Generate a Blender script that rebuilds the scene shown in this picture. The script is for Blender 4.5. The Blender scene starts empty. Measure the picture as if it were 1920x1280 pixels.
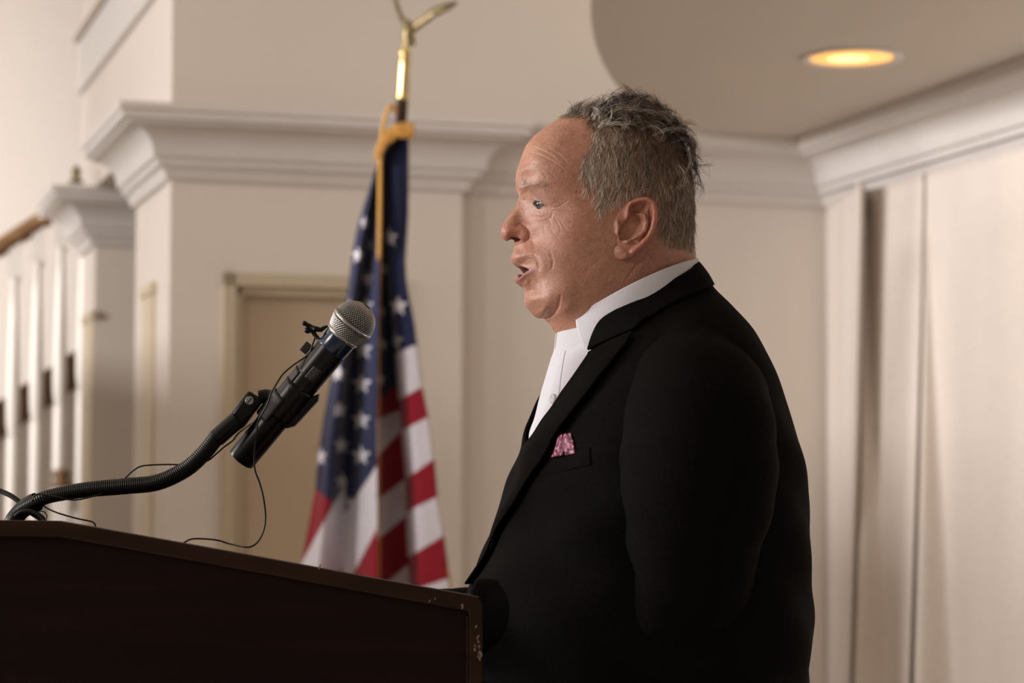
import bpy, bmesh, math, random
import numpy as np
from mathutils import Vector, Matrix
from mathutils.bvhtree import BVHTree

random.seed(7); rng = np.random.default_rng(7)
C = bpy.context.scene.collection
R = math.radians

# ------------------------------------------------------------------ camera
FPX = 4533.0                       # focal length in pixels (85 mm on a 36 mm frame)
CAMZ = 1.28
PITCH = math.atan(314 / FPX)
cam_d = bpy.data.cameras.new('camera'); cam = bpy.data.objects.new('camera', cam_d); C.objects.link(cam)
cam.location = (0, 0, CAMZ); cam.rotation_euler = (math.pi / 2 + PITCH, 0, 0)
cam_d.sensor_width = 36; cam_d.lens = 85.0
cam_d.clip_start = 0.05; cam_d.clip_end = 100
cam_d.dof.use_dof = True; cam_d.dof.focus_distance = 2.56; cam_d.dof.aperture_fstop = 6.8
bpy.context.scene.camera = cam

# ------------------------------------------------------------------ view, world, lights
vs = bpy.context.scene.view_settings
vs.view_transform = 'Standard'; vs.look = 'None'; vs.gamma = 1; vs.use_curve_mapping = False
vs.exposure = 0.17
wd = bpy.data.worlds.new('world'); bpy.context.scene.world = wd; wd.use_nodes = True
wd.node_tree.nodes['Background'].inputs[0].default_value = (1.0, 0.86, 0.74, 1)
wd.node_tree.nodes['Background'].inputs[1].default_value = 0.13

def area(name, loc, target, size, power, col, size_y=None, spread=180):
    l = bpy.data.lights.new(name, 'AREA'); l.energy = power; l.color = col
    l.size = size
    if size_y: l.shape = 'RECTANGLE'; l.size_y = size_y
    l.spread = R(spread)
    o = bpy.data.objects.new(name, l); C.objects.link(o); o.location = loc
    o.rotation_euler = (Vector(target) - Vector(loc)).to_track_quat('-Z', 'Y').to_euler()
    return o
WARM = (1.0, 0.84, 0.70); KEY = (1.0, 0.965, 0.965)
area('unseen_light', (-8.2, 4.2, 3.05), (1.5, 7.2, 1.8), 2.4, 455, KEY, .6)
area('unseen_light', (-4.5, 3.6, 2.95), (2.3, 6.9, 2.2), .7, 22, KEY, .3, spread=50)  # added spot that brightens the right wall and drapes; no lamp there
area('unseen_light', (-3.6, 0.9, 2.7), (0.2, 2.6, 1.4), 1.0, 40, (1.0, 0.87, 0.77), 0.7)
area('unseen_light', (-0.6, 4.4, 3.4), (0.0, 8.0, 1.9), 1.6, 3, WARM, 1.0)  # weak warm fill added for the front wall, not a fitting
area('unseen_light', (-4.4, 9.6, 3.3), (-2.9, 13.4, 2.2), 1.2, 58, KEY, 1.0, spread=110)  # added lamp, aimed to brighten only the far hall wall
area('unseen_light', (1.2, 3.9, 2.62), (1.2, 3.9, 0), 0.3, 8, (1.0, 0.80, 0.6))

# ------------------------------------------------------------------ measuring helpers
def ray(px, py):
    x = (px - 960) / FPX; y = (640 - py) / FPX
    c, s = math.cos(PITCH), math.sin(PITCH)
    return Vector((x, c - y * s, s + y * c))
def pt(px, py, Y):
    r = ray(px, py); return Vector((0, 0, CAMZ)) + r * (Y / r.y)

# ------------------------------------------------------------------ mesh helpers
def link(name, me, mat=None, parent=None):
    o = bpy.data.objects.new(name, me); C.objects.link(o)
    if mat: me.materials.append(mat)
    if parent: o.parent = parent
    return o
def tag(o, label=None, cat=None, group=None, kind=None):
    if label: o['label'] = label
    if cat: o['category'] = cat
    if group: o['group'] = group
    if kind: o['kind'] = kind
    return o
def empty(name, loc=(0, 0, 0)):
    o = bpy.data.objects.new(name, None); C.objects.link(o); o.location = loc; o.empty_display_size = .05
    bpy.context.view_layer.update()
    return o
def settle(o, parent):
    """parent a world-space mesh to an Empty that stands elsewhere"""
    o.parent = parent; o.matrix_parent_inverse = Matrix.Translation(-Vector(parent.location))
    return o
def np_mesh(name, V, F, smooth=True):
    V = np.asarray(V, dtype=np.float32); F = np.asarray(F, dtype=np.int32)
    me = bpy.data.meshes.new(name); n = F.shape[1]
    me.vertices.add(len(V)); me.vertices.foreach_set('co', V.ravel())
    me.loops.add(F.size); me.loops.foreach_set('vertex_index', F.ravel())
    me.polygons.add(len(F))
    me.polygons.foreach_set('loop_start', np.arange(0, F.size, n, dtype=np.int32))
    me.polygons.foreach_set('loop_total', np.full(len(F), n, dtype=np.int32))
    me.update(calc_edges=True); me.validate()
    me.polygons.foreach_set('use_smooth', np.full(len(me.polygons), smooth))
    return me
def grid_faces(nu, nv, wrap_v=False):
    """verts index i*nv+j"""
    i = np.arange(nu - 1)[:, None]; j = np.arange(nv if wrap_v else nv - 1)[None, :]
    j2 = (j + 1) % nv
    return np.stack([i * nv + j, (i + 1) * nv + j, (i + 1) * nv + j2, i * nv + j2], -1).reshape(-1, 4)
class MB:
    def __init__(s): s.bm = bmesh.new()
    def box(s, c, size, rot=None, bevel=0):
        m = Matrix.Translation(Vector(c)) @ (rot.to_4x4() if rot else Matrix.Identity(4)) @ Matrix.Diagonal((*size, 1))
        r = bmesh.ops.create_cube(s.bm, size=1, matrix=m)
        if bevel:
            es = list({e for v in r['verts'] for e in v.link_edges})
            bmesh.ops.bevel(s.bm, geom=es, offset=bevel, segments=2, affect='EDGES', profile=.6)
        return s
    def poly(s, pts, thick):
        """closed prism, pts 3D loop, thick vector"""
        t = Vector(thick); a = [s.bm.verts.new(p) for p in pts]; b = [s.bm.verts.new(Vector(p) + t) for p in pts]
        s.bm.faces.new(a); s.bm.faces.new(b[::-1]); n = len(a)
        for i in range(n): s.bm.faces.new((a[i], b[i], b[(i + 1) % n], a[(i + 1) % n]))
        bmesh.ops.recalc_face_normals(s.bm, faces=s.bm.faces)
        return s
    def tube(s, pts, rad, seg=12, caps=True, squash=None):
        V, F = tube_arrays(pts, rad, seg)
        vs_ = [s.bm.verts.new(v) for v in V]
        for f in F: s.bm.faces.new([vs_[k] for k in f])
        if caps:
            s.bm.faces.new(vs_[:seg][::-1]); s.bm.faces.new(vs_[-seg:])
        return s
    def lathe(s, base, axis, prof, seg=24):
        """prof list of (r, h)"""
        ax = Vector(axis).normalized(); u = ax.orthogonal().normalized(); w = ax.cross(u); base = Vector(base)
        rows = [[s.bm.verts.new(base + ax * h + (u * math.cos(a) + w * math.sin(a)) * max(r, 1e-5)) for a in np.linspace(0, 2 * math.pi, seg, endpoint=False)] for r, h in prof]
        for A, B in zip(rows, rows[1:]):
            for i in range(seg): s.bm.faces.new((A[i], A[(i + 1) % seg], B[(i + 1) % seg], B[i]))
        s.bm.faces.new(rows[0][::-1]); s.bm.faces.new(rows[-1])
        return s
    def sphere(s, c, r, scale=(1, 1, 1), rot=None, seg=16):
        m = Matrix.Translation(Vector(c)) @ (rot.to_4x4() if rot else Matrix.Identity(4)) @ Matrix.Diagonal((r * scale[0], r * scale[1], r * scale[2], 1))
        bmesh.ops.create_uvsphere(s.bm, u_segments=seg, v_segments=seg // 2 + 2, radius=1, matrix=m); return s
    def build(s, name, mat, parent=None, smooth=True, auto=None):
        me = bpy.data.meshes.new(name); s.bm.normal_update(); s.bm.to_mesh(me); s.bm.free()
        me.polygons.foreach_set('use_smooth', [smooth] * len(me.polygons))
        if smooth and auto: me.set_sharp_from_angle(angle=R(auto))
        o = link(name, me, mat)
        if parent: settle(o, parent)
        return o
def frames(P):
    P = np.asarray(P, float); T = np.gradient(P, axis=0); T /= np.linalg.norm(T, axis=1)[:, None] + 1e-12
    N = np.zeros_like(P); n = np.cross(T[0], [0.1, 0.2, 1.0]); n /= np.linalg.norm(n)
    for i in range(len(P)):
        n = n - T[i] * n.dot(T[i]); n /= np.linalg.norm(n); N[i] = n
    return T, N, np.cross(T, N)
def tube_arrays(P, rad, seg=12):
    P = np.asarray([tuple(p) for p in P], float); T, N, B = frames(P)
    rad = np.broadcast_to(np.asarray(rad, float), (len(P),))
    a = np.linspace(0, 2 * math.pi, seg, endpoint=False)
    V = P[:, None] + rad[:, None, None] * (N[:, None] * np.cos(a)[None, :, None] + B[:, None] * np.sin(a)[None, :, None])
    return V.reshape(-1, 3), grid_faces(len(P), seg, True)
def catmull(P, n, closed=False):
    """resample control rows P to n rows with a Catmull-Rom spline"""
    P = np.asarray(P, float); m = len(P)
    t = np.linspace(0, m if closed else m - 1, n, endpoint=not closed)
    i = np.floor(t).astype(int)
    if not closed: i = np.minimum(i, m - 2)
    f = (t - i)[:, None]
    g = (lambda k: P[k % m]) if closed else (lambda k: P[np.clip(k, 0, m - 1)])
    p0, p1, p2, p3 = g(i - 1), g(i), g(i + 1), g(i + 2)
    return .5 * (2 * p1 + (p2 - p0) * f + (2 * p0 - 5 * p1 + 4 * p2 - p3) * f ** 2 + (3 * p1 - p0 - 3 * p2 + p3) * f ** 3)
def seg_dist(U, V, poly):
    """distance of points to a polyline, and the fraction along it"""
    best = np.full(U.shape, 1e9); par = np.zeros(U.shape); poly = np.asarray(poly, float); n = len(poly) - 1
    for k in range(n):
        a, b = poly[k], poly[k + 1]; d = b - a; L = d.dot(d) + 1e-9
        t = np.clip(((U - a[0]) * d[0] + (V - a[1]) * d[1]) / L, 0, 1)
        q = np.hypot(U - a[0] - t * d[0], V - a[1] - t * d[1]); m = q < best
        best = np.where(m, q, best); par = np.where(m, (k + t) / n, par)
    return best, par
def in_poly(U, V, poly):
    ins = np.zeros(U.shape, bool); poly = np.asarray(poly, float); n = len(poly)
    for k in range(n):
        x1, y1 = poly[k]; x2, y2 = poly[(k + 1) % n]
        c = ((y1 > V) != (y2 > V)) & (U < (x2 - x1) * (V - y1) / (y2 - y1 + 1e-12) + x1)
        ins ^= c
    return ins
def set_col(me, name, col):
    a = me.color_attributes.new(name, 'FLOAT_COLOR', 'POINT')
    c = np.ones((len(me.vertices), 4), np.float32); c[:, :3] = col
    a.data.foreach_set('color', c.ravel())

# ------------------------------------------------------------------ materials
def srgb(r, g, b):
    f = lambda c: (c / 255 / 12.92) if c / 255 <= .04045 else ((c / 255 + .055) / 1.055) ** 2.4
    return (f(r), f(g), f(b))
def mat(name, col, rough=.6, metal=0, noise=None, bump=None, spec=.5, sss=0, coat=0, sheen=0, attr=None, emit=None):
    """noise=(scale, amount), bump=(scale, strength, distance)"""
    m = bpy.data.materials.new(name); m.use_nodes = True; nt = m.node_tree; b = nt.nodes['Principled BSDF']
    I = b.inputs; I['Base Color'].default_value = (*col, 1); I['Roughness'].default_value = rough; I['Metallic'].default_value = metal
    I['Specular IOR Level'].default_value = spec
    if coat: I['Coat Weight'].default_value = coat; I['Coat Roughness'].default_value = .15
    if sheen: I['Sheen Weight'].default_value = sheen; I['Sheen Roughness'].default_value = .5
    src = None
    if attr:
        a = nt.nodes.new('ShaderNodeAttribute'); a.attribute_name = attr; src = a.outputs['Color']
        nt.links.new(src, I['Base Color'])
    tc = nt.nodes.new('ShaderNodeTexCoord')
    if noise:
        n = nt.nodes.new('ShaderNodeTexNoise'); n.inputs['Scale'].default_value = noise[0]; n.inputs['Detail'].default_value = 5
        nt.links.new(tc.outputs['Object'], n.inputs['Vector'])
        mr = nt.nodes.new('ShaderNodeMapRange'); mr.inputs[1].default_value = .3; mr.inputs[2].default_value = .7
        mr.inputs[3].default_value = 1 - noise[1]; mr.inputs[4].default_value = 1 + noise[1]
        nt.links.new(n.outputs['Fac'], mr.inputs[0])
        mx = nt.nodes.new('ShaderNodeVectorMath'); mx.operation = 'SCALE'
        if src: nt.links.new(src, mx.inputs[0])
        else: mx.inputs[0].default_value = col
        nt.links.new(mr.outputs[0], mx.inputs['Scale']); nt.links.new(mx.outputs[0], I['Base Color'])
    if bump:
        n2 = nt.nodes.new('ShaderNodeTexNoise'); n2.inputs['Scale'].default_value = bump[0]; n2.inputs['Detail'].default_value = 6
        nt.links.new(tc.outputs['Object'], n2.inputs['Vector'])
        bp = nt.nodes.new('ShaderNodeBump'); bp.inputs['Strength'].default_value = bump[1]; bp.inputs['Distance'].default_value = bump[2]
        nt.links.new(n2.outputs['Fac'], bp.inputs['Height']); nt.links.new(bp.outputs[0], I['Normal'])
    if sss:
        I['Subsurface Weight'].default_value = sss; I['Subsurface Radius'].default_value = (1, .35, .2); I['Subsurface Scale'].default_value = .006
    if emit:
        I['Emission Color'].default_value = (*emit[0], 1); I['Emission Strength'].default_value = emit[1]
    return m
def wood_mat(name, c1, c2, scale=(2, 30, 30), rough=.35, coat=.3):
    m = mat(name, c1, rough, coat=coat); nt = m.node_tree; b = nt.nodes['Principled BSDF']
    tc = nt.nodes.new('ShaderNodeTexCoord'); mp = nt.nodes.new('ShaderNodeMapping'); mp.inputs['Scale'].default_value = scale
    n = nt.nodes.new('ShaderNodeTexNoise'); n.inputs['Scale'].default_value = 1.5; n.inputs['Detail'].default_value = 8; n.inputs['Distortion'].default_value = .6
    r = nt.nodes.new('ShaderNodeValToRGB'); r.color_ramp.elements[0].position = .35; r.color_ramp.elements[1].position = .65
    r.color_ramp.elements[0].color = (*c1, 1); r.color_ramp.elements[1].color = (*c2, 1)
    L = nt.links.new; L(tc.outputs['Object'], mp.inputs[0]); L(mp.outputs[0], n.inputs[0]); L(n.outputs['Fac'], r.inputs[0]); L(r.outputs[0], b.inputs['Base Color'])
    return m
M = {}
M['wall'] = mat('wall_paint', (.715, .645, .575), .75, noise=(.7, .025), bump=(60, .12, .002), spec=.2)
M['ceil'] = mat('ceiling_paint', (.68, .62, .54), .8, noise=(.8, .02), spec=.2)
M['trim'] = mat('trim_paint', (.66, .62, .59), .5, noise=(2, .02), spec=.35)
M['casing'] = mat('casing_paint', (.60, .50, .36), .5, noise=(3, .03), spec=.35)
M['doorcasing'] = mat('door_casing_paint', (.52, .43, .31), .5, noise=(3, .03), spec=.3)
M['door'] = mat('door_paint', (.50, .395, .285), .5, noise=(2, .03), spec=.3)
M['drape'] = mat('drape_cloth', (.73, .65, .58), .9, noise=(40, .03), bump=(180, .2, .001), spec=.1, sheen=.2)
M['floor'] = mat('floor_carpet', (.66, .60, .535), .95, noise=(120, .3), bump=(300, .6, .003))
M['white'] = mat('white_gloss_paint', (.80, .75, .69), .4, noise=(3, .03))
M['brownwood'] = wood_mat('oak_wood', (.15, .075, .03), (.23, .12, .05))
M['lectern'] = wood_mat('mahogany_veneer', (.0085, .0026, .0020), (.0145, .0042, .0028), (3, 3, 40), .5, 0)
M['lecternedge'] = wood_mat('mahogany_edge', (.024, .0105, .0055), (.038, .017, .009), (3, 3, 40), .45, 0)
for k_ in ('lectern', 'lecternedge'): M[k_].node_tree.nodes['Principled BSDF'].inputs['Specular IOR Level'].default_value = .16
M['chip'] = mat('bare_chipped_wood', (.30, .20, .17), .8, noise=(500, .4))
M['black'] = mat('black_plastic', (.0045, .0045, .005), .32, noise=(300, .3), spec=.35)
M['rubber'] = mat('black_rubber', (.012, .011, .011), .5, noise=(300, .3))
M['gooseneck'] = mat('black_enamel', (.0045, .0045, .0045), .38, noise=(300, .2), spec=.35)
M['blue'] = mat('blue_lacquer', (.004, .020, .055), .22, noise=(200, .2), coat=.5)
M['steel'] = mat('grille_steel', (.66, .64, .61), .36, .85, noise=(400, .15))
M['steelband'] = mat('band_steel', (.55, .54, .52), .3, .9, noise=(300, .1))
M['foam'] = mat('dark_foam', (.035, .032, .03), .95, noise=(900, .5))
M['tape'] = mat('grey_gaffer_tape', (.026, .024, .026), .6, noise=(600, .3), bump=(900, .3, .0005))
M['screen'] = mat('grey_display', (.055, .055, .045), .2, noise=(100, .1))
M['mark'] = mat('white_print', (.28, .28, .26), .6, noise=(500, .1))
M['brass'] = mat('polished_brass', (.60, .46, .21), .32, 1, noise=(30, .1))
M['antique'] = mat('antique_brass', (.24, .19, .10), .42, 1, noise=(60, .25))
M['gold'] = mat('gold_fringe', (.62, .32, .065), .7, noise=(300, .35), bump=(500, .8, .003))
M['pole'] = wood_mat('dark_pole_wood', (.045, .02, .015), (.075, .035, .022))
M['jacket'] = mat('black_wool', (.0042, .0036, .0034), .9, noise=(260, .35), bump=(900, .35, .0008), spec=.07)
M['trousers'] = mat('charcoal_wool', (.010, .0095, .010), .9, noise=(260, .3), spec=.2)
M['lining'] = mat('black_lining', (.004, .004, .004), .7, noise=(100, .2), spec=.2)
M['shirt'] = mat('white_cotton', (.80, .79, .86), .8, noise=(500, .03), bump=(1500, .25, .0004), spec=.2, sss=.05)
M['button'] = mat('pearl_button', (.78, .76, .76), .3, noise=(300, .05))
M['jbutton'] = mat('black_button', (.01, .01, .01), .3, noise=(300, .2))
M['shoe'] = mat('black_leather', (.01, .009, .008), .3, noise=(60, .2), coat=.3)
M['skin'] = mat('skin', (.5, .3, .2), .46, noise=(520, .16), bump=(1300, .3, .0006), spec=.42, sss=.14, attr='tone')
M['hand'] = mat('hand_skin', (.47, .27, .19), .5, noise=(300, .1), bump=(900, .4, .0006), sss=.12)
M['hair'] = mat('grey_hair', (.3, .3, .3), .42, attr='tone', noise=(700, .15), spec=.5)
M['eye'] = mat('eyeball', (.6, .55, .5), .16, attr='tone', noise=(200, .03), spec=.4)

# ------------------------------------------------------------------ room frame
TH = R(17.2)
A = Vector((-math.sin(TH), math.cos(TH), 0))          # away from the camera
B = Vector((math.cos(TH), math.sin(TH), 0))           # to the right along the front wall
Z = Vector((0, 0, 1))
def rp(o, a, b, z): return o + A * a + B * b + Z * (z - o.z)
def on_b(o, px, py=600):
    """distance along B from o at which image column px is met"""
    r = ray(px, py); k = r.x / r.y
    return (k * o.y - o.x) / (B.x - k * B.y)
def on_a(o, px, py=600):
    r = ray(px, py); k = r.x / r.y
    return (k * o.y - o.x) / (A.x - k * A.y)
def wallpoly(name, o, spans, thick, mat_, parent=None, kind='structure', holes=None):
    mb = MB()
    for (b0, b1, z0, z1) in spans:
        mb.poly([rp(o, 0, b0, z0), rp(o, 0, b1, z0), rp(o, 0, b1, z1), rp(o, 0, b0, z1)], A * thick)
    ob = mb.build(name, mat_, parent, smooth=False)
    if not parent: tag(ob, kind=kind)
    return ob
ZC = 2.60       # crown top and soffit height
CH = .225       # crown height
ZU = 3.28       # top of the painted band
ZW = 4.9        # wall height
P1 = pt(318, 600, 8.0); P1.z = 0
bR = on_b(P1, 866)
# floor
fl = MB().box((0, 6, -.05), (16, 20, .1)).build('floor', M['floor'], smooth=False); tag(fl, kind='structure')
tag(MB().box((-3.35, 6.6, 1.07), (.12, 5.2, 2.14)).build('wall_light_blocker', M['wall'], smooth=False), kind='structure')  # unseen wall, added to keep the key light off the lower walls
# door opening in the front wall
bd0, bd1 = on_b(P1, 423, 700), on_b(P1, 728, 700); zd = 2.055
side_len = on_a(P1, 152, 300)
wallpoly('wall_front', P1, [(0, bd0, 0, ZW), (bd0, bd1, zd, ZW), (bd1, bR, 0, ZW), (bR, bR + 2.6, ZC - .01, ZW)], .14, M['wall'])
# side face of the pier, low part and long upper part
mb = MB(); mb.poly([rp(P1, .14, .002, 0), rp(P1, on_a(P1, 252), .002, 0), rp(P1, on_a(P1, 252), .002, ZC), rp(P1, .14, .002, ZC)], B * .12)
mb.poly([rp(P1, .14, .002, ZC), rp(P1, side_len, .002, ZC), rp(P1, side_len, .002, ZW), rp(P1, .14, .002, ZW)], B * .12)
tag(mb.build('wall_pier_side', M['wall'], smooth=False), kind='structure')
# back wall right of the pier, set back
P2 = P1 + A * .055
rc = pt(1551, 700, 8.0); bC = on_b(P2, 1551, 700)
o2 = P2.copy(); wallpoly('wall_back', o2, [(bR - .02, bC + .02, 0, ZW)], .12, M['wall'])
PC = rp(P2, 0, bC, 0)
# right wall (runs back towards the camera)
mb = MB(); mb.poly([rp(PC, .1, 0, 0), rp(PC, -9.5, 0, 0), rp(PC, -9.5, 0, ZW), rp(PC, .1, 0, ZW)], B * .12)
tag(mb.build('wall_right', M['wall'], smooth=False), kind='structure')
# ---- crown moulding: sweep of one profile along a path in plan with mitres
def crown(name, path, ztop, h=CH, proj=.2, mat_=None, left=True):
    """path: list of plan points; the moulding projects to the path's left"""
    k = h / .225
    prof = [(.0, .0), (proj, 0), (proj, -.022 * k), (proj - .012, -.028 * k), (proj - .012, -.048 * k), (proj - .035, -.056 * k)]
    for t in np.linspace(0, 1, 9):
        a = t * math.pi / 2
        prof.append((proj - .035 - (proj - .105) * math.sin(a) , -.062 * k - .085 * k * (1 - math.cos(a))))
    prof += [(.065, -.158 * k), (.052, -.162 * k), (.05, -.182 * k), (.034, -.188 * k), (.022, -.208 * k), (.018, -.225 * k), (0, -.225 * k)]
    P = [Vector((p[0], p[1], 0)) for p in path]; bm = bmesh.new(); rows = []
    for i, p in enumerate(P):
        d0 = (P[i] - P[i - 1]).normalized() if i else None; d1 = (P[i + 1] - P[i]).normalized() if i < len(P) - 1 else None
        n0 = Vector((-d0.y, d0.x, 0)) if d0 else None; n1 = Vector((-d1.y, d1.x, 0)) if d1 else None
        if n0 and n1: n = (n0 + n1); n = n / (n.dot(n0))
        else: n = n0 or n1
        rows.append([bm.verts.new(p + n * q[0] + Z * (ztop + q[1])) for q in prof])
    m = len(prof)
    for a, b in zip(rows, rows[1:]):
        for i in range(m): bm.faces.new((a[i], a[(i + 1) % m], b[(i + 1) % m], b[i]))
    bm.faces.new(rows[0][::-1]); bm.faces.new(rows[-1]); bmesh.ops.recalc_face_normals(bm, faces=bm.faces)
    q = MB(); q.bm.free(); q.bm = bm
    return tag(q.build(name, mat_ or M['trim'], auto=35), kind='structure')
# path direction chosen so that the left hand side is the room side
cr = rp(PC, -7.5, 0, 0); c0 = PC; c1 = rp(P2, 0, bR, 0); c2 = rp(P1, 0, bR, 0); c3 = P1; c4 = rp(P1, on_a(P1, 252), 0, 0)
crown('trim_1', [(v.x, v.y) for v in (cr, c0, c1, c2, c3, c4)], ZC)
# upper crown on the long side wall
u0 = rp(P1, side_len, 0, 0)
mb = MB(); mb.poly([rp(P1, .0, -.02, ZU - .22), rp(P1, side_len, -.02, ZU - .22), rp(P1, side_len, -.02, ZU), rp(P1, .0, -.02, ZU)], B * .02)
tag(mb.build('trim_2', M['trim'], smooth=False), kind='structure')
mb = MB(); mb.poly([rp(P1, .0, -.035, ZU), rp(P1, side_len, -.035, ZU), rp(P1, side_len, -.035, ZU + .03), rp(P1, .0, -.035, ZU + .03)], B * .035)
tag(mb.build('trim_3', M['brownwood'], smooth=False), kind='structure')
# upper ceiling over the speaker, and lower soffit with its curved edge
mb = MB(); mb.poly([Vector((-7, -2, 4.9)), Vector((4.5, -2, 4.9)), Vector((4.5, 16, 4.9)), Vector((-7, 16, 4.9))], Z * .1)
tag(mb.build('ceiling_upper', M['ceil'], smooth=False), kind='structure')
edge = [pt(px, py, 1) for px, py in ((1107, 0), (1115, 80), (1131, 122), (1160, 165))]
def onplane(px, py, z):
    r = ray(px, py); t = (z - CAMZ) / r.z; return Vector((0, 0, CAMZ)) + r * t
E = [onplane(px, py, ZC) for px, py in ((1107, 0), (1111, 50), (1121, 96), (1137, 135), (1160, 165))]
# fit x = x0 + (y-y0)^2 / 2R through the measured edge
ys = np.array([e.y for e in E]); xs = np.array([e.x for e in E]); pf = np.polyfit(ys, xs, 2)
yv = -pf[1] / (2 * pf[0]); Rr = 1 / (2 * pf[0]); xv = np.polyval(pf, yv)
arc = []
for a in np.linspace(-.62, .9, 60):
    arc.append(Vector((xv + Rr * (1 - math.cos(a)), yv + Rr * math.sin(a), ZC)))
arc = [p for p in arc if (p - P2).dot(A) < .05]
last = arc[-1]
loop = arc + [rp(P2, .05, bC + .1, ZC), rp(PC, -8.0, .1, ZC)]
mb = MB(); mb.poly(loop, Z * .07)
so = mb.build('ceiling_soffit', M['ceil'], smooth=False); tag(so, kind='structure')
mb = MB()
bm = mb.bm; lo = [bm.verts.new(p + Z * .001) for p in arc]; hi = [bm.verts.new(p + Z * .68) for p in arc]
lo2 = [bm.verts.new(p + Vector((.06, 0, .001))) for p in arc]; hi2 = [bm.verts.new(p + Vector((.06, 0, .68))) for p in arc]
for i in range(len(arc) - 1):
    bm.faces.new((lo[i], lo[i + 1], hi[i + 1], hi[i])); bm.faces.new((lo2[i + 1], lo2[i], hi2[i], hi2[i + 1]))
    bm.faces.new((lo[i], lo2[i], lo2[i + 1], lo[i + 1])); bm.faces.new((hi[i], hi[i + 1], hi2[i + 1], hi2[i]))
tag(mb.build('trim_4', M['wall']), kind='structure')

# recessed downlight
dl = onplane(1597, 107, ZC); dl.z = ZC
t = tag(empty('ceiling_light', dl), 'round recessed ceiling downlight glowing warm amber with a white trim ring', 'ceiling light')
bm = bmesh.new(); seg = 56; rows = []
for r_, h in ((.122, -.001), (.124, -.005), (.146, -.008), (.153, -.001)):
    rows.append([bm.verts.new(dl + Vector((r_ * math.cos(a), r_ * math.sin(a), h))) for a in np.linspace(0, 2 * math.pi, seg, endpoint=False)])
for a_, b_ in list(zip(rows, rows[1:])) + [(rows[-1], rows[0])]:
    for i in range(seg): bm.faces.new((a_[i], a_[(i + 1) % seg], b_[(i + 1) % seg], b_[i]))
q = MB(); q.bm.free(); q.bm = bm; q.build('trim_ring', M['white'], t)
M['lamp'] = mat('lamp_reflector', (.9, .6, .25), .3, noise=(40, .05), emit=((1.0, .46, .10), 1.0))
M['bulb'] = mat('lamp_glow', (1, .8, .5), .3, noise=(40, .05), emit=((1.0, .60, .22), 1.6))
MB().lathe(dl + Vector((0, 0, -.0035)), (0, 0, 1), [(.121, 0), (.121, .002)], 48).build('reflector', M['lamp'], t)
MB().lathe(dl + Vector((-.012, 0, -.0065)), (0, 0, 1), [(.045, 0), (.06, .001), (.06, .0028)], 32).build('bulb', M['bulb'], t)

# door in the front wall
d = tag(empty('door_1', rp(P1, 0, (bd0 + bd1) / 2, 0)), kind='structure')
w_ = .075
mb = MB()
def bar(b0, b1, z0, z1, a0, a1): mb.poly([rp(P1, a0, b0, z0), rp(P1, a0, b1, z0), rp(P1, a0, b1, z1), rp(P1, a0, b0, z1)], A * (a1 - a0))
for (x0, x1, y0, y1) in ((bd0 - .012, bd0 + .03, 0, zd + .012), (bd1 - .03, bd1 + .012, 0, zd + .012), (bd0 - .012, bd1 + .012, zd - .03, zd + .012)):
    bar(x0, x1, y0, y1, -.022, .1)
for (x0, x1, y0, y1) in ((bd0 + .03, bd0 + .058, 0, zd - .03), (bd1 - .058, bd1 - .03, 0, zd - .03), (bd0 + .03, bd1 - .03, zd - .058, zd - .03)):
    bar(x0, x1, y0, y1, .004, .1)
mb.build('door_frame', M['doorcasing'], d, smooth=False)
mb = MB(); bar(bd0 + .056, bd1 - .056, .01, zd - .056, .04, .08); mb.build('door_leaf', M['door'], d, smooth=False)
mb = MB(); hp = rp(P1, .03, bd1 - .12, 1.0); mb.lathe(hp, A * -1, [(.026, -.012), (.026, 0), (.01, .004), (.01, .03), (.025, .038), (.028, .055), (.02, .068), (.004, .07)]).build('door_handle', M['brass'], d)

# second pier further down the hall
D2 = 1.0
cp = onplane(100, 345, ZC); P3 = cp + A * .2 + B * .2; P3.z = 0
lenA = on_a(P3, 152)
mb = MB(); mb.poly([rp(P3, 0, 0, 0), rp(P3, 0, .75, 0), rp(P3, 0, .75, ZC), rp(P3, 0, 0, ZC)], A * .14)
mb.poly([rp(P3, .14, .002, 0), rp(P3, lenA, .002, 0), rp(P3, lenA, .002, ZC), rp(P3, .14, .002, ZC)], B * .12)
tag(mb.build('wall_far_pier', M['wall'], smooth=False), kind='structure')
crown('trim_5', [(v.x, v.y) for v in (rp(P3, 0, .75, 0), P3, rp(P3, lenA, 0, 0))], ZC)
# cream casings with a small head block on the two pier side faces
def side_casing(name, o, px0, px1, ztop):
    a0, a1 = on_a(o, px1, 800), on_a(o, px0, 800)
    m = MB(); m.poly([rp(o, a0 + .02, -.008, 0), rp(o, a1 - .02, -.008, 0), rp(o, a1 - .02, -.008, ztop), rp(o, a0 + .02, -.008, ztop)], B * .013)
    m.poly([rp(o, a0 - .01, -.018, ztop), rp(o, a1 + .01, -.018, ztop), rp(o, a1 + .01, -.018, ztop + .035), rp(o, a0 - .01, -.018, ztop + .035)], B * .023)
    tag(m.build(name, M['casing'], smooth=False), kind='structure')
side_casing('trim_6', P1, 268, 290, pt(280, 552, (P1 + A * .4).y).z)
side_casing('trim_7', P3, 157, 176, pt(168, 608, (P3 + A * .3).y).z)

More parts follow.
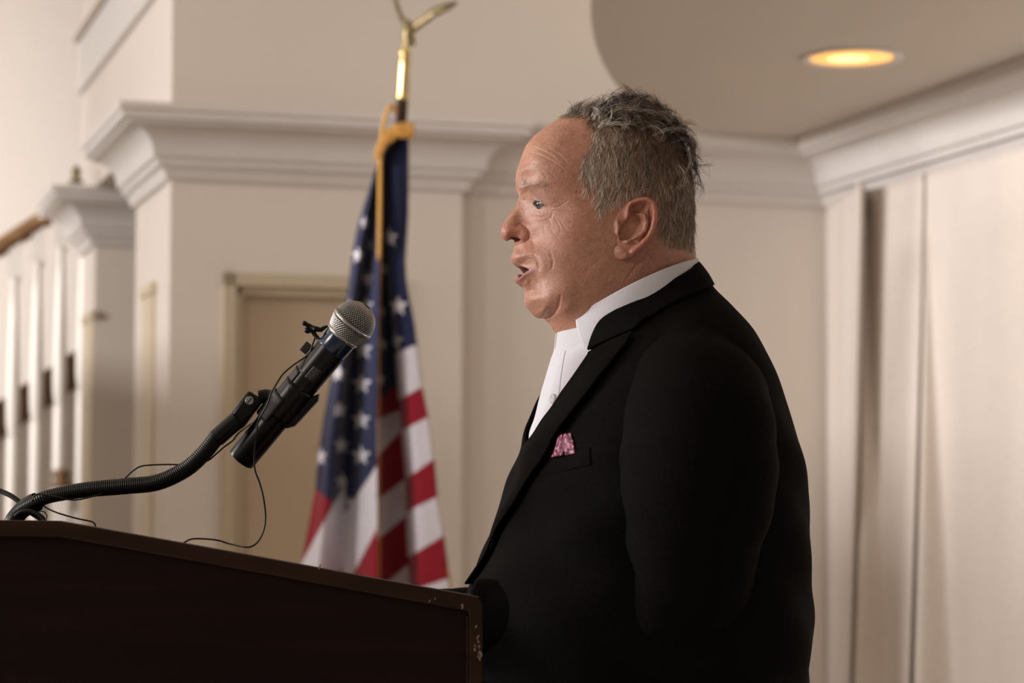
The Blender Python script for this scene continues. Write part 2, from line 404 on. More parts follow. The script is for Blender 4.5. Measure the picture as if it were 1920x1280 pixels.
# far hall wall, stair with railing
FW = 13.2
fo = pt(-260, 600, FW); fo.z = 0
wallpoly('wall_hall', fo, [(-2.5, 2.6, 0, ZW)], .12, M['wall'])
SY = 11.0
s0 = pt(-70, 600, SY); s0.z = 0
railpts = []
slope = .70
def railz(b): # height of the handrail top along the stair
    p = rp(s0, 0, b, 0); return zr0 + slope * (b - b80)
b80 = on_b(s0, 78); zr0 = pt(78, 400, rp(s0, 0, b80, 0).y).z
b_lo, b_hi = -.25, on_b(s0, 165)
st = tag(empty('staircase', rp(s0, .3, .3, 0)), 'white staircase flight with brown treads rising behind the pier at the far left', 'staircase')
def sloped(a0, a1, b0, b1, lo, hi):
    return MB().poly([rp(s0, a0, b0, railz(b0) + lo if lo > -9 else 0), rp(s0, a0, b1, railz(b1) + lo if lo > -9 else 0), rp(s0, a0, b1, railz(b1) + hi), rp(s0, a0, b0, railz(b0) + hi)], A * (a1 - a0))
sloped(.05, .09, b_lo - .5, b80 + .6, -10, -.92).build('stringer', M['white'], st, smooth=False)
sloped(.045, .12, b_lo - .5, b80 + .6, -.92, -.74).build('skirt_board', M['brownwood'], st, smooth=False)
for k in range(7):
    b0 = b80 + .3 - k * .25
    MB().box(rp(s0, .62, b0, railz(b0) - .93), (.27, .98, .03), Matrix.Rotation(TH, 3, 'Z')).build('tread', M['brownwood'], st, smooth=False)
rl = tag(empty('stair_railing', rp(s0, 0, .3, 0)), 'stair railing with a brown wooden handrail over white turned balusters', 'railing')
mb = MB(); pr = [rp(s0, 0, b, railz(b) - .03) for b in (b_lo, b80 + .02)]
mb.tube([tuple(p) for p in catmull([tuple(p) for p in pr], 8)], .043, 12); mb.build('handrail', M['brownwood'], rl)
b = b80 + .19
while b > b_lo:
    zt = railz(b) - .06; zb = zt - 1.35
    p = rp(s0, 0, b, 0)
    m = MB(); m.box(rp(s0, 0, b, zt - .07), (.060, .060, .17), Matrix.Rotation(TH, 3, 'Z'))
    m.lathe(rp(s0, 0, b, zb), (0, 0, 1), [(.028, 0), (.028, .45), (.021, .46), (.031, .53), (.033, .63), (.026, .85), (.019, 1.05), (.016, 1.16), (.026, 1.19), (.028, 1.22)], 12)
    m.build('baluster', M['white'], rl, auto=40); b -= .105
nw = pt(115, 905, 10.75)
t = tag(empty('newel_post', (nw.x, nw.y, 0)), 'white newel post with a brown turned wooden cap, low in front of the stairs', 'newel post')
MB().box((nw.x, nw.y, (nw.z - .02) / 2), (.08, .08, nw.z - .02)).build('post', M['white'], t, smooth=False)
MB().lathe((nw.x, nw.y, nw.z - .02), (0, 0, 1), [(.055, 0), (.062, .012), (.055, .022), (.03, .03), (.042, .05), (.04, .07), (.015, .085)], 20).build('cap', M['brownwood'], t)
fz = rp(P3, .25, .04, ZC); pf_ = onplane(143, 342, ZC + .0)
t = MB().lathe((pf_.x, pf_.y, ZC), (0, 0, 1), [(.03, -.002), (.03, .008), (.012, .015), (.018, .03), (.022, .045), (.012, .06), (.004, .07)], 16).build('finial', M['antique'])
tag(t, 'small antique brass finial standing on top of the far pier moulding', 'finial')

# drapes along the right wall: one surface per drape, folds deepen towards the floor
def t_right(px, off, py): # distance from the corner towards the camera for a column px on a line offset off from the wall
    o = PC - B * off; r = ray(px, py); k = r.x / r.y
    return -((k * o.y - o.x) / (A.x - k * A.y))
ztopd = ZC - CH + .005
def drape(name, cols, label, zbot=.02, nz=60):
    """cols: list of (px at top row 360, px at bottom row 1280, offset top, offset bottom)"""
    zb = pt(1700, 1280, 7.4).z
    rows = []
    for zi in np.linspace(ztopd, zbot, nz):
        f = (ztopd - zi) / (ztopd - zb); fe = max(0, min(1.6, f)); g = fe ** 1.25
        row = []
        for (x0, x1, o0, o1) in cols:
            tt0 = t_right(x0, o0, 360); tt1 = t_right(x1, o1, 1280)
            tt = tt0 + (tt1 - tt0) * g; oo = o0 + (o1 - o0) * g
            row.append((tt, oo))
        row = np.array(row); 
        fine = catmull(row, (len(cols) - 1) * 8 + 1)
        # keep the folds fairly crisp
        lin = np.stack([np.interp(np.linspace(0, len(cols) - 1, len(fine)), range(len(cols)), row[:, k]) for k in (0, 1)], 1)
        fine = .35 * fine + .65 * lin
        rows.append([tuple(rp(PC, -q[0], -q[1] - .004 * math.sin(q[0] * 23), zi)) for q in fine])
    Vv = np.array(rows); nu, nv = Vv.shape[:2]
    me = np_mesh(name, Vv.reshape(-1, 3), grid_faces(nu, nv)); o = link(name, me, M['drape'])
    s = o.modifiers.new('thickness', 'SOLIDIFY'); s.thickness = .006; s.offset = 0
    return tag(o, label, 'drape', 'drapes along the right wall')
drape('wall_drape', [(1553, 1553, .01, .01), (1585, 1578, .085, .085), (1614, 1592, .165, .15), (1618, 1597, .13, .11), (1621, 1600, .05, .03)], 'narrow tan drape in the corner beside the back wall')
drape('wall_drape', [(1617, 1596, .045, .035), (1620, 1606, .085, .15), (1624, 1672, .06, .05), (1680, 1688, .055, .10), (1732, 1703, .065, .185), (1735, 1712, .045, .04)], 'middle off-white drape between the two long tapering folds')
drape('wall_drape', [(1734, 1710, .045, .045), (1739, 1716, .05, .17), (1743, 1786, .05, .04), (1800, 1850, .05, .05), (1880, 1960, .055, .06), (1990, 2100, .06, .07), (2200, 2300, .06, .07)], 'wide off-white drape nearest the camera at the right edge')

# ================================================================== the speaker
S = 2.62 / FPX                       # metres per pixel at the speaker's distance
def frame_vec(deg):
    a = R(deg); return Vector((-math.cos(a), -math.sin(a), 0)), Vector((math.sin(a), -math.cos(a), 0))
HF, HS = frame_vec(7)                # head: forward and left-hand (towards the camera)
HO = pt(1130, 400, 2.62)
def hloc(u, v, w):                   # head profile coordinates (px) and side offset (m) -> world
    return HO + HF * ((1130 - u) * S) + HS * w + Z * ((400 - v) * S)
def img2loc(px, py, w):              # photo point at side offset w -> profile coordinates
    r = ray(px, py); o = Vector((0, 0, CAMZ)); t = (w - (o - HO).dot(HS)) / r.dot(HS)
    p = o + r * t - HO
    return (1130 - p.dot(HF) / S, 400 - p.z / S)
person = tag(empty('person', (pt(1230, 600, 2.66).x, 2.66, 0)), 'grey-haired man in black blazer and open-collared white shirt speaking at the lectern', 'person')

# profile outline: px, py, half width (mm) ten pixels inside
OUT = [(1068,213,28),(1044.5,223,28),(1017,241.5,27),(994,261,26),(980,284.5,25),(971,312,24),(965.5,331,20),(964.5,343,17),(969,356,12),(972,366,9),
(970,376,8.5),(964.5,390,8.5),(954.7,403,8.5),(943.5,419,10),(937,434,12),(937.5,445,12),(944,453.5,12),(955,456.5,11),(962,461,12),(961,472,15),(957.5,483,17),(956,490,18),(961,497.5,18),
(971,503,18),(969,508.5,18),(965.5,517,19),(964.5,527,19),(970,535,18),(979,541,18),(982,551,19),(981.5,566,20),(987,581,21),(999.6,593,23),(1017,600,26),(1029,607,28),(1035,618.5,30),
(1056,650,31),(1072,690,31),(1095,722,32),(1130,735,35),(1200,735,35),(1265,715,34),(1300,660,33),(1308,600,32),(1307,545,31),(1309,500,30),(1306,480,29),(1301,455,28),(1302,420,29),(1302,380,30),(1299,340,31),
(1290,300,31),(1275,262,31),(1250,230,31),(1218,206,31),(1180,193,31),(1140,192,31),(1100,201,30)]
CTL = [(965,430,14.5),(978,446,18.5),(990,447,19.5),(997,452,22),(1005,450,29),(1020,450,39),(1040,440,50),(1060,430,58),(1090,430,65),(1130,430,70),
(980,385,10),(987,388,14),(984,402,13),(995,415,20),(978,418,13),(1005,420,30),(1000,390,25),(996,382,20),(1030,388,43.5),(1048,385,52),(1080,380,63),(1110,380,68),
(976,350,20),(986,348,30),(1000,345,39),(1020,346,48),(1040,350,55),(1060,355,60),(985,365,18),(1002,365,31),(1020,366,43),
(1000,300,42),(1030,300,53),(1060,300,61),(1100,300,68),(1000,275,33),(1040,260,47),(985,315,31),(1070,340,63),(1100,340,67),
(1180,330,77),(1230,330,72),(1270,330,55),(1180,280,75),(1180,230,56),(1230,260,56),(1120,240,55),(1120,270,65),(1080,250,51),(1240,400,71),(1280,400,50),(1180,400,74),
(1000,480,34),(984,478,27),(1000,500,31),(1020,500,43),(1050,500,54),(1090,500,63),(1130,500,69),(1160,500,71),
(990,530,26),(1000,560,30),(1020,560,42),(1050,560,55),(1080,560,60),(1040,530,51),(1020,582,36),(1050,588,49),(1100,580,62),(1150,570,67),(1200,590,66),(1250,600,58),(1280,600,42),
(1080,640,52),(1100,690,58),(1150,650,66),(1220,650,65),(1280,540,49),(1240,540,63),(1200,530,70),(1250,480,65),(1285,470,43)]
oc = catmull(np.array([(o[0], o[1]) for o in OUT], float), 600, True)
ang = np.unwrap(np.arctan2(oc[:, 1] - 400, oc[:, 0] - 1130)); rad = np.hypot(oc[:, 0] - 1130, oc[:, 1] - 400)
if ang[-1] < ang[0]: ang = ang[::-1]; rad = rad[::-1]
NA, NR = 760, 210
# denser angles over the face
tt = np.linspace(0, 1, 4000); aa = ang[0] + tt * 2 * math.pi
dens = 1 + 1.6 * np.exp(-(((np.mod(aa, 2 * math.pi) - math.pi + .25) / .75) ** 2)); cd = np.cumsum(dens); cd = (cd - cd[0]) / (cd[-1] - cd[0] + dens[0])
phi = np.interp(np.arange(NA) / NA, cd, aa)
Rb = np.interp(phi, np.r_[ang, ang[0] + 2 * math.pi], np.r_[rad, rad[0]], period=None)
rho = np.sin(np.linspace(0, 1, NR) * math.pi / 2); rho[0] = .004
U = 1130 + rho[:, None] * Rb[None] * np.cos(phi)[None]; V = 400 + rho[:, None] * Rb[None] * np.sin(phi)[None]
# half width squared from scattered controls (thin plate)
pts_c = []; val = []
for k in range(0, 600, 8): pts_c.append(oc[k]); val.append(0.)
cen = np.array([1130., 400.])
for k, (x, y, w10) in enumerate(OUT):
    a_ = np.array(OUT[(k + 1) % len(OUT)][:2], float) - np.array(OUT[k - 1][:2], float); nrm = np.array([-a_[1], a_[0]]); nrm /= np.linalg.norm(nrm)
    if nrm.dot(cen - (x, y)) < 0: nrm = -nrm
    pts_c.append(np.array([x, y]) + nrm * 10); val.append(w10 ** 2)
for x, y, w in CTL:
    pts_c.append(np.array(img2loc(x, y, w / 1000))); val.append(w ** 2)
Pc = np.array(pts_c) / 100; val = np.array(val)
def ker(r2): return .5 * r2 * np.log(r2 + 1e-9)
d2 = ((Pc[:, None] - Pc[None]) ** 2).sum(-1); n = len(Pc)
K = ker(d2) + np.eye(n) * .012; Q = np.c_[np.ones(n), Pc]
sol = np.linalg.solve(np.r_[np.c_[K, Q], np.c_[Q.T, np.zeros((3, 3))]], np.r_[val, 0, 0, 0])
def wfield(u, v):
    p = np.stack([u, v], -1).reshape(-1, 2) / 100; out = np.empty(len(p))
    for i in range(0, len(p), 20000):
        q = p[i:i + 20000]; out[i:i + 20000] = ker(((q[:, None] - Pc[None]) ** 2).sum(-1)) @ sol[:n] + sol[n] + q @ sol[n + 1:]
    return out.reshape(u.shape)
W2 = wfield(U, V); edge_d = (1 - rho[:, None]) * Rb[None]
W2 = np.maximum(W2, edge_d * 3.0); W2[-1] = 0
W = np.sqrt(W2) / 1000
def toloc(P):                         # photo stroke -> profile coordinates on the near cheek
    out = []
    for x, y in P:
        u, v = x, y
        for _ in range(4):
            w = math.sqrt(max(float(wfield(np.array([u]), np.array([v]))[0]), 0)) / 1000; u, v = img2loc(x, y, w)
        out.append((u, v))
    return out
def z5(*P): return [(920 + x / 5.335, 320 + y / 5.335) for x, y in P]
def z1(*P): return [(900 + x / 2.56, 140 + y / 2.56) for x, y in P]
def z6(*P): return [(1080 + x / 5.817, 340 + y / 5.817) for x, y in P]
# strokes: photo polyline, width px, height mm (negative = crease)
ST = []
def cr_(P, w, h, taper=True): ST.append((toloc(P), w, h, taper))
for P in (z1((235,345),(290,362),(345,390),(385,425)), z1((228,372),(310,398),(370,428),(408,462)), z1((250,430),(300,465),(322,500)), z1((282,435),(330,465),(362,496)), z1((320,350),(380,385),(425,430))):
    cr_(P, 1.25, -.50); cr_([(x - 1, y - 5) for x, y in P], 4.5, .10)
for P in (z5((600,376),(680,362),(740,325),(782,285)), z5((622,392),(700,402),(780,408),(850,410)), z5((605,385),(650,425),(735,462)), z5((675,470),(715,530),(748,592)), z5((640,460),(690,560),(700,620)), z5((560,470),(600,520),(600,560))):
    cr_(P, 1.3, -.34)
cr_(z5((445,485),(500,500),(560,492),(605,465),(618,420)), 1.6, -.6); cr_(z5((440,420),(500,440),(560,430)), 5, .9)      # eye bag
cr_(z5((505,520),(560,525),(600,490)), 1.6, -.3)
cr_(z5((400,225),(440,262),(500,300),(560,340),(610,372)), 1.8, -.8); cr_(z5((450,200),(540,230),(600,290),(640,330)), 9, 1.5) # heavy upper lid
cr_(z5((300,110),(380,130),(450,130),(560,160)), 9, .6)                                                                     # brow
cr_(z5((250,550),(300,530),(350,560),(385,620),(380,680),(345,712)), 1.9, -1.3)                                              # ala crease
cr_(z5((250,600),(310,590),(345,640),(320,690)), 6, 1.4)                                                                    # ala
cr_(z5((395,640),(430,740),(440,830)), 3, -.5); cr_(z5((425,845),(462,905),(480,960),(488,990)), 1.8, -1.1); cr_(z5((500,850),(530,950),(520,1050)), 6, .8)
cr_(z5((590,810),(622,900),(615,960),(600,985)), 2.5, -.6); cr_(z5((425,1035),(465,1085),(492,1160)), 2.5, -.7); cr_(z5((520,1180),(560,1090)), 6, .5)
cr_(z5((585,560),(640,640),(690,700)), 1.6, -.3); cr_(z5((530,560),(545,640)), 1.6, -.3)
cr_(z5((200,920),(260,940),(330,960),(390,985)), 2.2, .7)                                                                     # upper lip edge
cr_(z5((240,1110),(290,1090),(340,1040),(395,1005)), 5.5, 1.6)                                                                # lower lip
cr_(z5((360,1150),(400,1100)), 4, -.4)
cr_(z5((230,740),(300,800),(330,850)), 5, -.5)
cr_(z1((385,1060),(372,1120),(340,1160),(300,1173)), 2.6, -1.5); cr_(z1((340,1040),(330,1100),(290,1140)), 10, 1.2); cr_(z1((440,1090),(400,1160)), 10, 1.0) # jowl
cr_(z1((215,1040),(260,1035),(300,1050)), 4, -.6)
cr_(z6((780,735),(700,850),(600,990),(530,1095)), 1.5, -1.0); cr_(z6((800,800),(720,920),(660,1020)), 7, .6)
cr_(z6((400,800),(320,900),(240,960),(150,1040)), 6, .4); cr_(z6((330,770),(230,870),(120,960)), 1.6, -.25)
cr_(z5((180,650),(130,640)), 8, .3)
H = np.zeros_like(U)
for P, w, h, tp in ST:
    m = (np.abs(U - np.mean([p[0] for p in P])) < 120) & (np.abs(V - np.mean([p[1] for p in P])) < 120)
    d_, t_ = seg_dist(U[m], V[m], P); H[m] += h * np.exp(-(d_ / w) ** 2) * (np.sin(np.clip(t_ * .86 + .07, 0, 1) * math.pi) ** .5 if tp else 1)
# cavities: nostril, mouth, eye opening, ear canal area
def soft_poly(poly, soft=1.2):
    P = np.array(poly + [poly[0]]); m = (np.abs(U - P[:, 0].mean()) < 60) & (np.abs(V - P[:, 1].mean()) < 60)
    o = np.zeros_like(U); d_, _ = seg_dist(U[m], V[m], P); ins = in_poly(U[m], V[m], P[:-1]); sd = np.where(ins, d_, -d_)
    o[m] = 1 / (1 + np.exp(-sd / soft * 2.2)); return o
nost = soft_poly(toloc(z5((175,700),(205,668),(250,672),(300,692),(270,712),(225,722))), 1.0)
mouth = soft_poly(toloc(z5((225,945),(290,965),(345,975),(375,990),(345,1010),(310,1045),(285,1065),(262,1030),(240,985))), 1.1)
eyeo = soft_poly(toloc(z5((426,332),(444,311),(478,316),(508,332),(534,350),(512,358),(486,361),(458,359),(438,348))), .8)
H -= nost * 5.5 + mouth * 8.5 + eyeo * 4.2
# pores and stubble-scale unevenness
def vnoise(u, v, s, seed):
    g = np.random.default_rng(seed).random((256, 256)); x = u / s; y = v / s; xi = np.floor(x).astype(int); yi = np.floor(y).astype(int); fx = x - xi; fy = y - yi
    fx = fx * fx * (3 - 2 * fx); fy = fy * fy * (3 - 2 * fy); q = lambda a, b: g[a % 256, b % 256]
    return (q(xi, yi) * (1 - fx) + q(xi + 1, yi) * fx) * (1 - fy) + (q(xi, yi + 1) * (1 - fx) + q(xi + 1, yi + 1) * fx) * fy - .5
facem = 1 / (1 + np.exp((U - 1160) / 12))
H += vnoise(U, V, 11, 1) * .26 + vnoise(U, V, 3.2, 2) * .08 * facem + vnoise(U * .5 + V, V * .6 - U, 2.2, 3) * .10 * facem
H[:2] = H[2].mean() if False else H[2][None]
# assemble near half and far half as one closed surface
near = np.stack([U, V, W], -1); hf = np.array(HF); hs = np.array(HS); ho = np.array(HO)
def wpos(u, v, w): return ho + ((1130 - u) * S)[..., None] * hf + w[..., None] * hs + np.array([0, 0, 1.]) * ((400 - v) * S)[..., None]
G = np.concatenate([wpos(U, V, W), wpos(U, V, -W)[::-1][1:]], 0)            # (2NR-1, NA, 3)
HH = np.concatenate([H, H[::-1][1:]], 0) / 1000
du = np.gradient(G, axis=0); dv = np.roll(G, -1, 1) - np.roll(G, 1, 1); Nn = np.cross(du, dv); Nn /= np.linalg.norm(Nn, axis=-1)[..., None] + 1e-12
if (Nn[5, :, :] @ hs).mean() < 0: Nn = -Nn
# smooth displacement normals a little across the profile line
for _ in range(6):
    Nn = (Nn + np.roll(Nn, 1, 1) + np.roll(Nn, -1, 1) + np.concatenate([Nn[:1], Nn[:-1]]) + np.concatenate([Nn[1:], Nn[-1:]])) ; Nn /= np.linalg.norm(Nn, axis=-1)[..., None] + 1e-12
G = G + Nn * HH[..., None]
# ---- skin colours (tones per vertex; mouth and nostrils carry painted shade)
base = np.array((.535, .265, .180)); col = np.broadcast_to(base, U.shape + (3,)).copy()
def blot(x, y, rx, ry, c, k):
    u, v = toloc([(x, y)])[0]; m = np.exp(-(((U - u) / rx) ** 2 + ((V - v) / ry) ** 2)) * k; return m[..., None] * (np.array(c) - col)
RED = (.56, .20, .135)
for a_ in ((958, 436, 26, 20, RED, .55), (980, 446, 14, 10, RED, .5), (1030, 440, 40, 26, RED, .25), (1055, 500, 50, 60, (.46, .22, .14), .2), (1020, 280, 60, 45, (.60, .32, .20), .35), (1170, 560, 60, 60, (.42, .20, .13), .4), (1060, 590, 60, 40, (.5, .24, .16), .35), (1012, 372, 24, 12, (.48, .30, .23), .5)):  # redder nose and cheek, lighter forehead, darker jaw and neck
    col += blot(*a_)
col += (vnoise(U, V, 14, 5) * .11 + vnoise(U, V, 5, 6) * .14 + vnoise(U, V, 2.4, 61) * .16)[..., None] * col
lipu = np.exp(-(seg_dist(U, V, toloc(z5((205,935),(270,960),(330,968),(385,985))))[0] / 2.6) ** 2); lipl = np.exp(-(seg_dist(U, V, toloc(z5((245,1100),(290,1085),(335,1040),(390,1005))))[0] / 7.5) ** 4)
lid = np.exp(-(seg_dist(U, V, toloc(z5((425,322),(442,302),(482,308),(524,330),(565,356))))[0] / 1.3) ** 2); col += (lid * .75)[..., None] * (np.array((.12, .06, .045)) - col)
col += (lipu * .6)[..., None] * (np.array((.42, .17, .14)) - col); col += (lipl * .85)[..., None] * (np.array((.40, .155, .15)) - col)
col += (np.clip(mouth * 1.8, 0, 1) * .97)[..., None] * (np.array((.06, .012, .01)) - col); col += (nost * .8)[..., None] * (np.array((.06, .02, .015)) - col)  # hollows of mouth and nostrils darkened, shade put into the colour
for (x, y, r_) in ((1081, 359, 2.2), (1094, 364, 1.6), (1068, 415, 1.5), (1049, 300, 1.3), (1100, 300, 1.4), (1075, 330, 1.2), (1040, 470, 1.3), (1064, 445, 1.4)):
    col += blot(x, y, r_, r_ * 1.2, (.20, .08, .05), .7)
br = np.exp(-(seg_dist(U, V, toloc(z5((305,130),(370,165),(430,165),(520,150))))[0] / 5) ** 2); col += (br * .35)[..., None] * (np.array((.30, .24, .19)) - col)
# stubble shadow where whiskers grow is a pigment of the hair itself
HAIRP = [(1030,208),(1044,223),(1068,217),(1103,220),(1111,250),(1106,272),(1089,296),(1090,330),(1098,352),(1118,366),(1122,398),(1134,402),(1142,388),(1160,377),(1176,366),(1200,358),(1226,364),(1236,384),(1236,436),(1243,452),(1262,466),(1300,478),(1330,484),(1340,300),(1300,180),(1180,130),(1060,160)]
HAIRL = toloc(HAIRP[:22]) + HAIRP[22:]
HP = np.array(HAIRL + [HAIRL[0]]); hd, _ = seg_dist(U, V, HP); hin = in_poly(U, V, HAIRL); hmask = 1 / (1 + np.exp(-np.where(hin, hd, -hd) / 3 + .8 - vnoise(U, V, 6, 8) * 3))
col += (hmask * .75)[..., None] * (np.array((.20, .13, .09)) - col)
CC = np.concatenate([col, col[::-1][1:]], 0)
verts = G.reshape(-1, 3); faces = grid_faces(2 * NR - 1, NA, True)

# ---- ear, built as relief on its own patch and joined to the same skin mesh
EOUT = z6((505,852),(450,820),(425,762),(440,712),(470,690),(462,640),(470,600),(430,545),(425,480),(430,420),(470,345),(520,280),(575,225),(650,188),(740,170),(815,190),(862,250),(880,340),(878,420),(862,500),(825,590),(780,670),(720,735),(650,800),(590,835))
eo = catmull(np.array(EOUT), 220, True); ec = np.array(z6((640, 520))[0])
NE = 90; er = np.linspace(0, 1, NE)
EU = ec[0] + er[:, None] * (eo[:, 0] - ec[0])[None]; EV = ec[1] + er[:, None] * (eo[:, 1] - ec[1])[None]
# base plane of the ear stands off more towards the back
EH = 1.6 + np.clip((EU - 1156) / 75, 0, 1.1) ** .8 * 15.0
def est(P, w, h, pw=2):
    d_, t_ = seg_dist(EU, EV, z6(*P)); return h * np.exp(-(d_ / w) ** pw)
helix = [(585,430),(560,330),(600,240),(680,205),(760,200),(822,240),(848,330),(842,430),(815,530),(770,620),(700,700),(620,765)]
anti = [(660,370),(730,380),(762,450),(745,530),(690,590),(600,610),(560,650)]
EH += est(helix, 5.0, 5.0, 4) + est(anti, 4.6, 3.6, 4) + est([(725,300),(760,380)], 5, .8)
EH += est([(455,440),(470,520),(462,590)], 6, 4.0) + est([(545,640),(580,660)], 5, 1.8) + est([(500,760),(540,790)], 9, 2.4)
EH -= est([(560,560),(600,500),(640,430)], 12, 18, 4) + est([(520,590),(540,540)], 5, 4) + est([(640,300),(720,290)], 9, 5.8, 4)
EH -= est([(795,300),(805,400),(795,500),(760,580),(700,650)], 2.2, 2.4) + est([(600,400),(650,420)], 3, -2.2)
EH += vnoise(EU, EV, 7, 12) * .5
fade = np.ones_like(EH); EH = np.maximum(EH, .4)
rim = np.clip((er - .93) / .07, 0, 1)[:, None]; EH = EH - rim ** 2 * 2.2
EL = np.zeros(EU.shape + (2,))
def ear_world(eu, ev, eh, sgn=1):
    out = np.zeros(eu.shape + (3,)); wb = math.sqrt(float(wfield(np.array([1190.]), np.array([430.]))[0])) / 1000
    w = wb - .003 + eh / 1000
    # photo pixel -> profile position at that side offset
    o = np.array([0, 0, CAMZ]); x = (eu - 960) / FPX; y = (640 - ev) / FPX; c, s_ = math.cos(PITCH), math.sin(PITCH)
    rr = np.stack([x, c - y * s_, s_ + y * c], -1); wref = wb + .008
    t = (wref - (o - ho) @ hs) / (rr @ hs); p = o + rr * t[..., None] - ho
    f = p @ hf; z = p[..., 2]
    return ho + f[..., None] * hf + (sgn * w)[..., None] * hs + np.array([0, 0, 1.]) * z[..., None]
rows_u = [EU[k] for k in range(NE)]; rows_v = [EV[k] for k in range(NE)]; rows_h = [EH[k] for k in range(NE)]
# back of the ear folds under and returns to the head
for k, (sc, hh) in enumerate(((.985, .62), (.93, .42), (.86, .2), (.80, -.2))):
    rows_u.append(ec[0] + sc * (eo[:, 0] - ec[0]) - k * .8); rows_v.append(ec[1] + sc * (eo[:, 1] - ec[1])); rows_h.append(EH[-1] * hh - (k == 3) * 4)
eu, ev, eh = np.array(rows_u), np.array(rows_v), np.array(rows_h)
ecol = np.broadcast_to(np.array((.50, .235, .165)), eu.shape + (3,)).copy()
dd_, _ = seg_dist(eu, ev, z6(*helix)); ecol += (np.exp(-(dd_ / 6) ** 2) * .6)[..., None] * (np.array((.56, .20, .15)) - ecol)
dd_, _ = seg_dist(eu, ev, z6((455,440),(462,590))); ecol += (np.exp(-(dd_ / 8) ** 2) * .6)[..., None] * (base - ecol)
ecol += (vnoise(eu, ev, 9, 15) * .15)[..., None] * ecol
ef = grid_faces(*eu.shape, True)
for sgn in (1, -1):
    off = len(verts); verts = np.r_[verts, ear_world(eu, ev, eh, sgn).reshape(-1, 3)]
    faces = np.r_[faces, (ef[:, ::-1] if sgn == 1 else ef) + off]; CC = np.r_[CC.reshape(-1, 3), ecol.reshape(-1, 3)]
me = np_mesh('head_and_neck', verts, faces); set_col(me, 'tone', CC.reshape(-1, 3))
body = link('body', me, M['skin']); settle(body, person)

# ---- eyes
for sgn in (1, -1):
    u, v = img2loc(1025, 383.5, .0262); c = hloc(u, v, .0262 * sgn); r_ = .0122
    bm = bmesh.new(); bmesh.ops.create_uvsphere(bm, u_segments=64, v_segments=48, radius=r_); me = bpy.data.meshes.new('eyeball')
    look = (HF * .93 + HS * .34 + Z * -.02).normalized()
    cols = []
    for v_ in bm.verts:
        d_ = v_.co.normalized().dot(look)
        if d_ > .90: v_.co *= 1 + .045 * math.sin(min(1, (d_ - .90) / .10) * math.pi / 2)
        if d_ > .975: cols.append((.004, .004, .005))
        elif d_ > .885: cols.append((.07, .10, .13) if d_ > .905 else (.03, .05, .07))
        else: cols.append((.27, .205, .175))
    bm.to_mesh(me); bm.free(); me.polygons.foreach_set('use_smooth', [True] * len(me.polygons)); set_col(me, 'tone', np.array(cols)); me.transform(Matrix.Translation(c))
    o = link('eye', me, M['eye']); settle(o, person)

# ---- hair: individual strands as thin tapered ribbons of tube
HB = BVHTree.FromPolygons([tuple(p) for p in G[::3, ::3].reshape(-1, 3)], [tuple(int(i) for i in f) for f in grid_faces(G[::3, ::3].shape[0], G[::3, ::3].shape[1], True)])
def strands(name, roots, dirs, curl, lens, rads, cols_, nseg=9, sides=3, lift=.35):
    """grow strands over the scalp; direction relaxes, curl bends them round"""
    V_, F_, Cc = [], [], []; base_i = 0
    a = np.linspace(0, 2 * math.pi, sides, endpoint=False)
    for p0, n0, d0, k, L, r_, cl in zip(*roots, dirs, curl, lens, rads, cols_):
        n0 = n0 / np.linalg.norm(n0); d = d0 - n0 * d0.dot(n0); d /= np.linalg.norm(d) + 1e-9
        d = d + n0 * lift * (1 + 3.5 * min(k[2], 1) * (lift < .3)); d /= np.linalg.norm(d)
        axis = np.cross(d, n0) * k[0] + n0 * k[1]; st_ = L / nseg; P = [p0 - n0 * .0008]
        for i in range(nseg):
            d = d + np.cross(axis, d) * st_; d = d - n0 * st_ * 14 * (lift > .1) * (abs(k[0]) < 40); d /= np.linalg.norm(d)
            P.append(P[-1] + d * st_)
        V, F = tube_arrays(P, np.linspace(1, .25, nseg + 1) ** .7 * r_, sides)
        V_.append(V); F_.append(F + base_i); base_i += len(V); Cc.append(np.broadcast_to(cl, V.shape))
    me = np_mesh(name, np.concatenate(V_), np.concatenate(F_)); set_col(me, 'tone', np.concatenate(Cc)); o = link(name, me, M['hair']); settle(o, person); return o
cand_u = rng.uniform(1025, 1312, 90000); cand_v = rng.uniform(185, 485, 90000)
ok = in_poly(cand_u, cand_v, HAIRL) & (hypot_ok := (np.hypot(cand_u - 1130, cand_v - 400) < np.interp(np.mod(np.arctan2(cand_v - 400, cand_u - 1130) - phi[0], 2 * math.pi) + phi[0], np.r_[phi, phi[0] + 2 * math.pi], np.r_[Rb, Rb[0]]) - .4))
cu, cv = cand_u[ok], cand_v[ok]; cw = np.sqrt(np.maximum(wfield(cu, cv), 4)) / 1000
edgep = np.array(HAIRL + [HAIRL[0]])
ed, _ = seg_dist(cu, cv, edgep)
# near silhouettes the surface is steep: keep more roots where it turns away
q = 1e-3; wu = np.sqrt(np.maximum(wfield(cu + 1, cv), 4)) / 1000; wv = np.sqrt(np.maximum(wfield(cu, cv + 1), 4)) / 1000
nx = (wu - cw) / S; nz = (wv - cw) / S; steep = np.sqrt(1 + nx ** 2 + nz ** 2)
keep = rng.random(len(cu)) < np.clip(steep / 3.2, 0, 1) * np.clip(ed / 7 + .15, 0, 1) * np.clip((492 - cv) / 48, .12, 1); cu, cv, cw, nx, nz, ed = cu[keep], cv[keep], cw[keep], nx[keep], nz[keep], ed[keep]
side = np.where(rng.random(len(cu)) < .66, 1., -1.)
hN = nx[:, None] * hf + side[:, None] * hs + nz[:, None] * np.array([0, 0, 1.]); hN /= np.linalg.norm(hN, axis=1)[:, None]
hP = wpos(cu, cv, cw * side) 
top = np.clip((262 - cv + .18 * (cu - 1180)) / 40, 0, 1)                # 1 on the crown, 0 on the sides
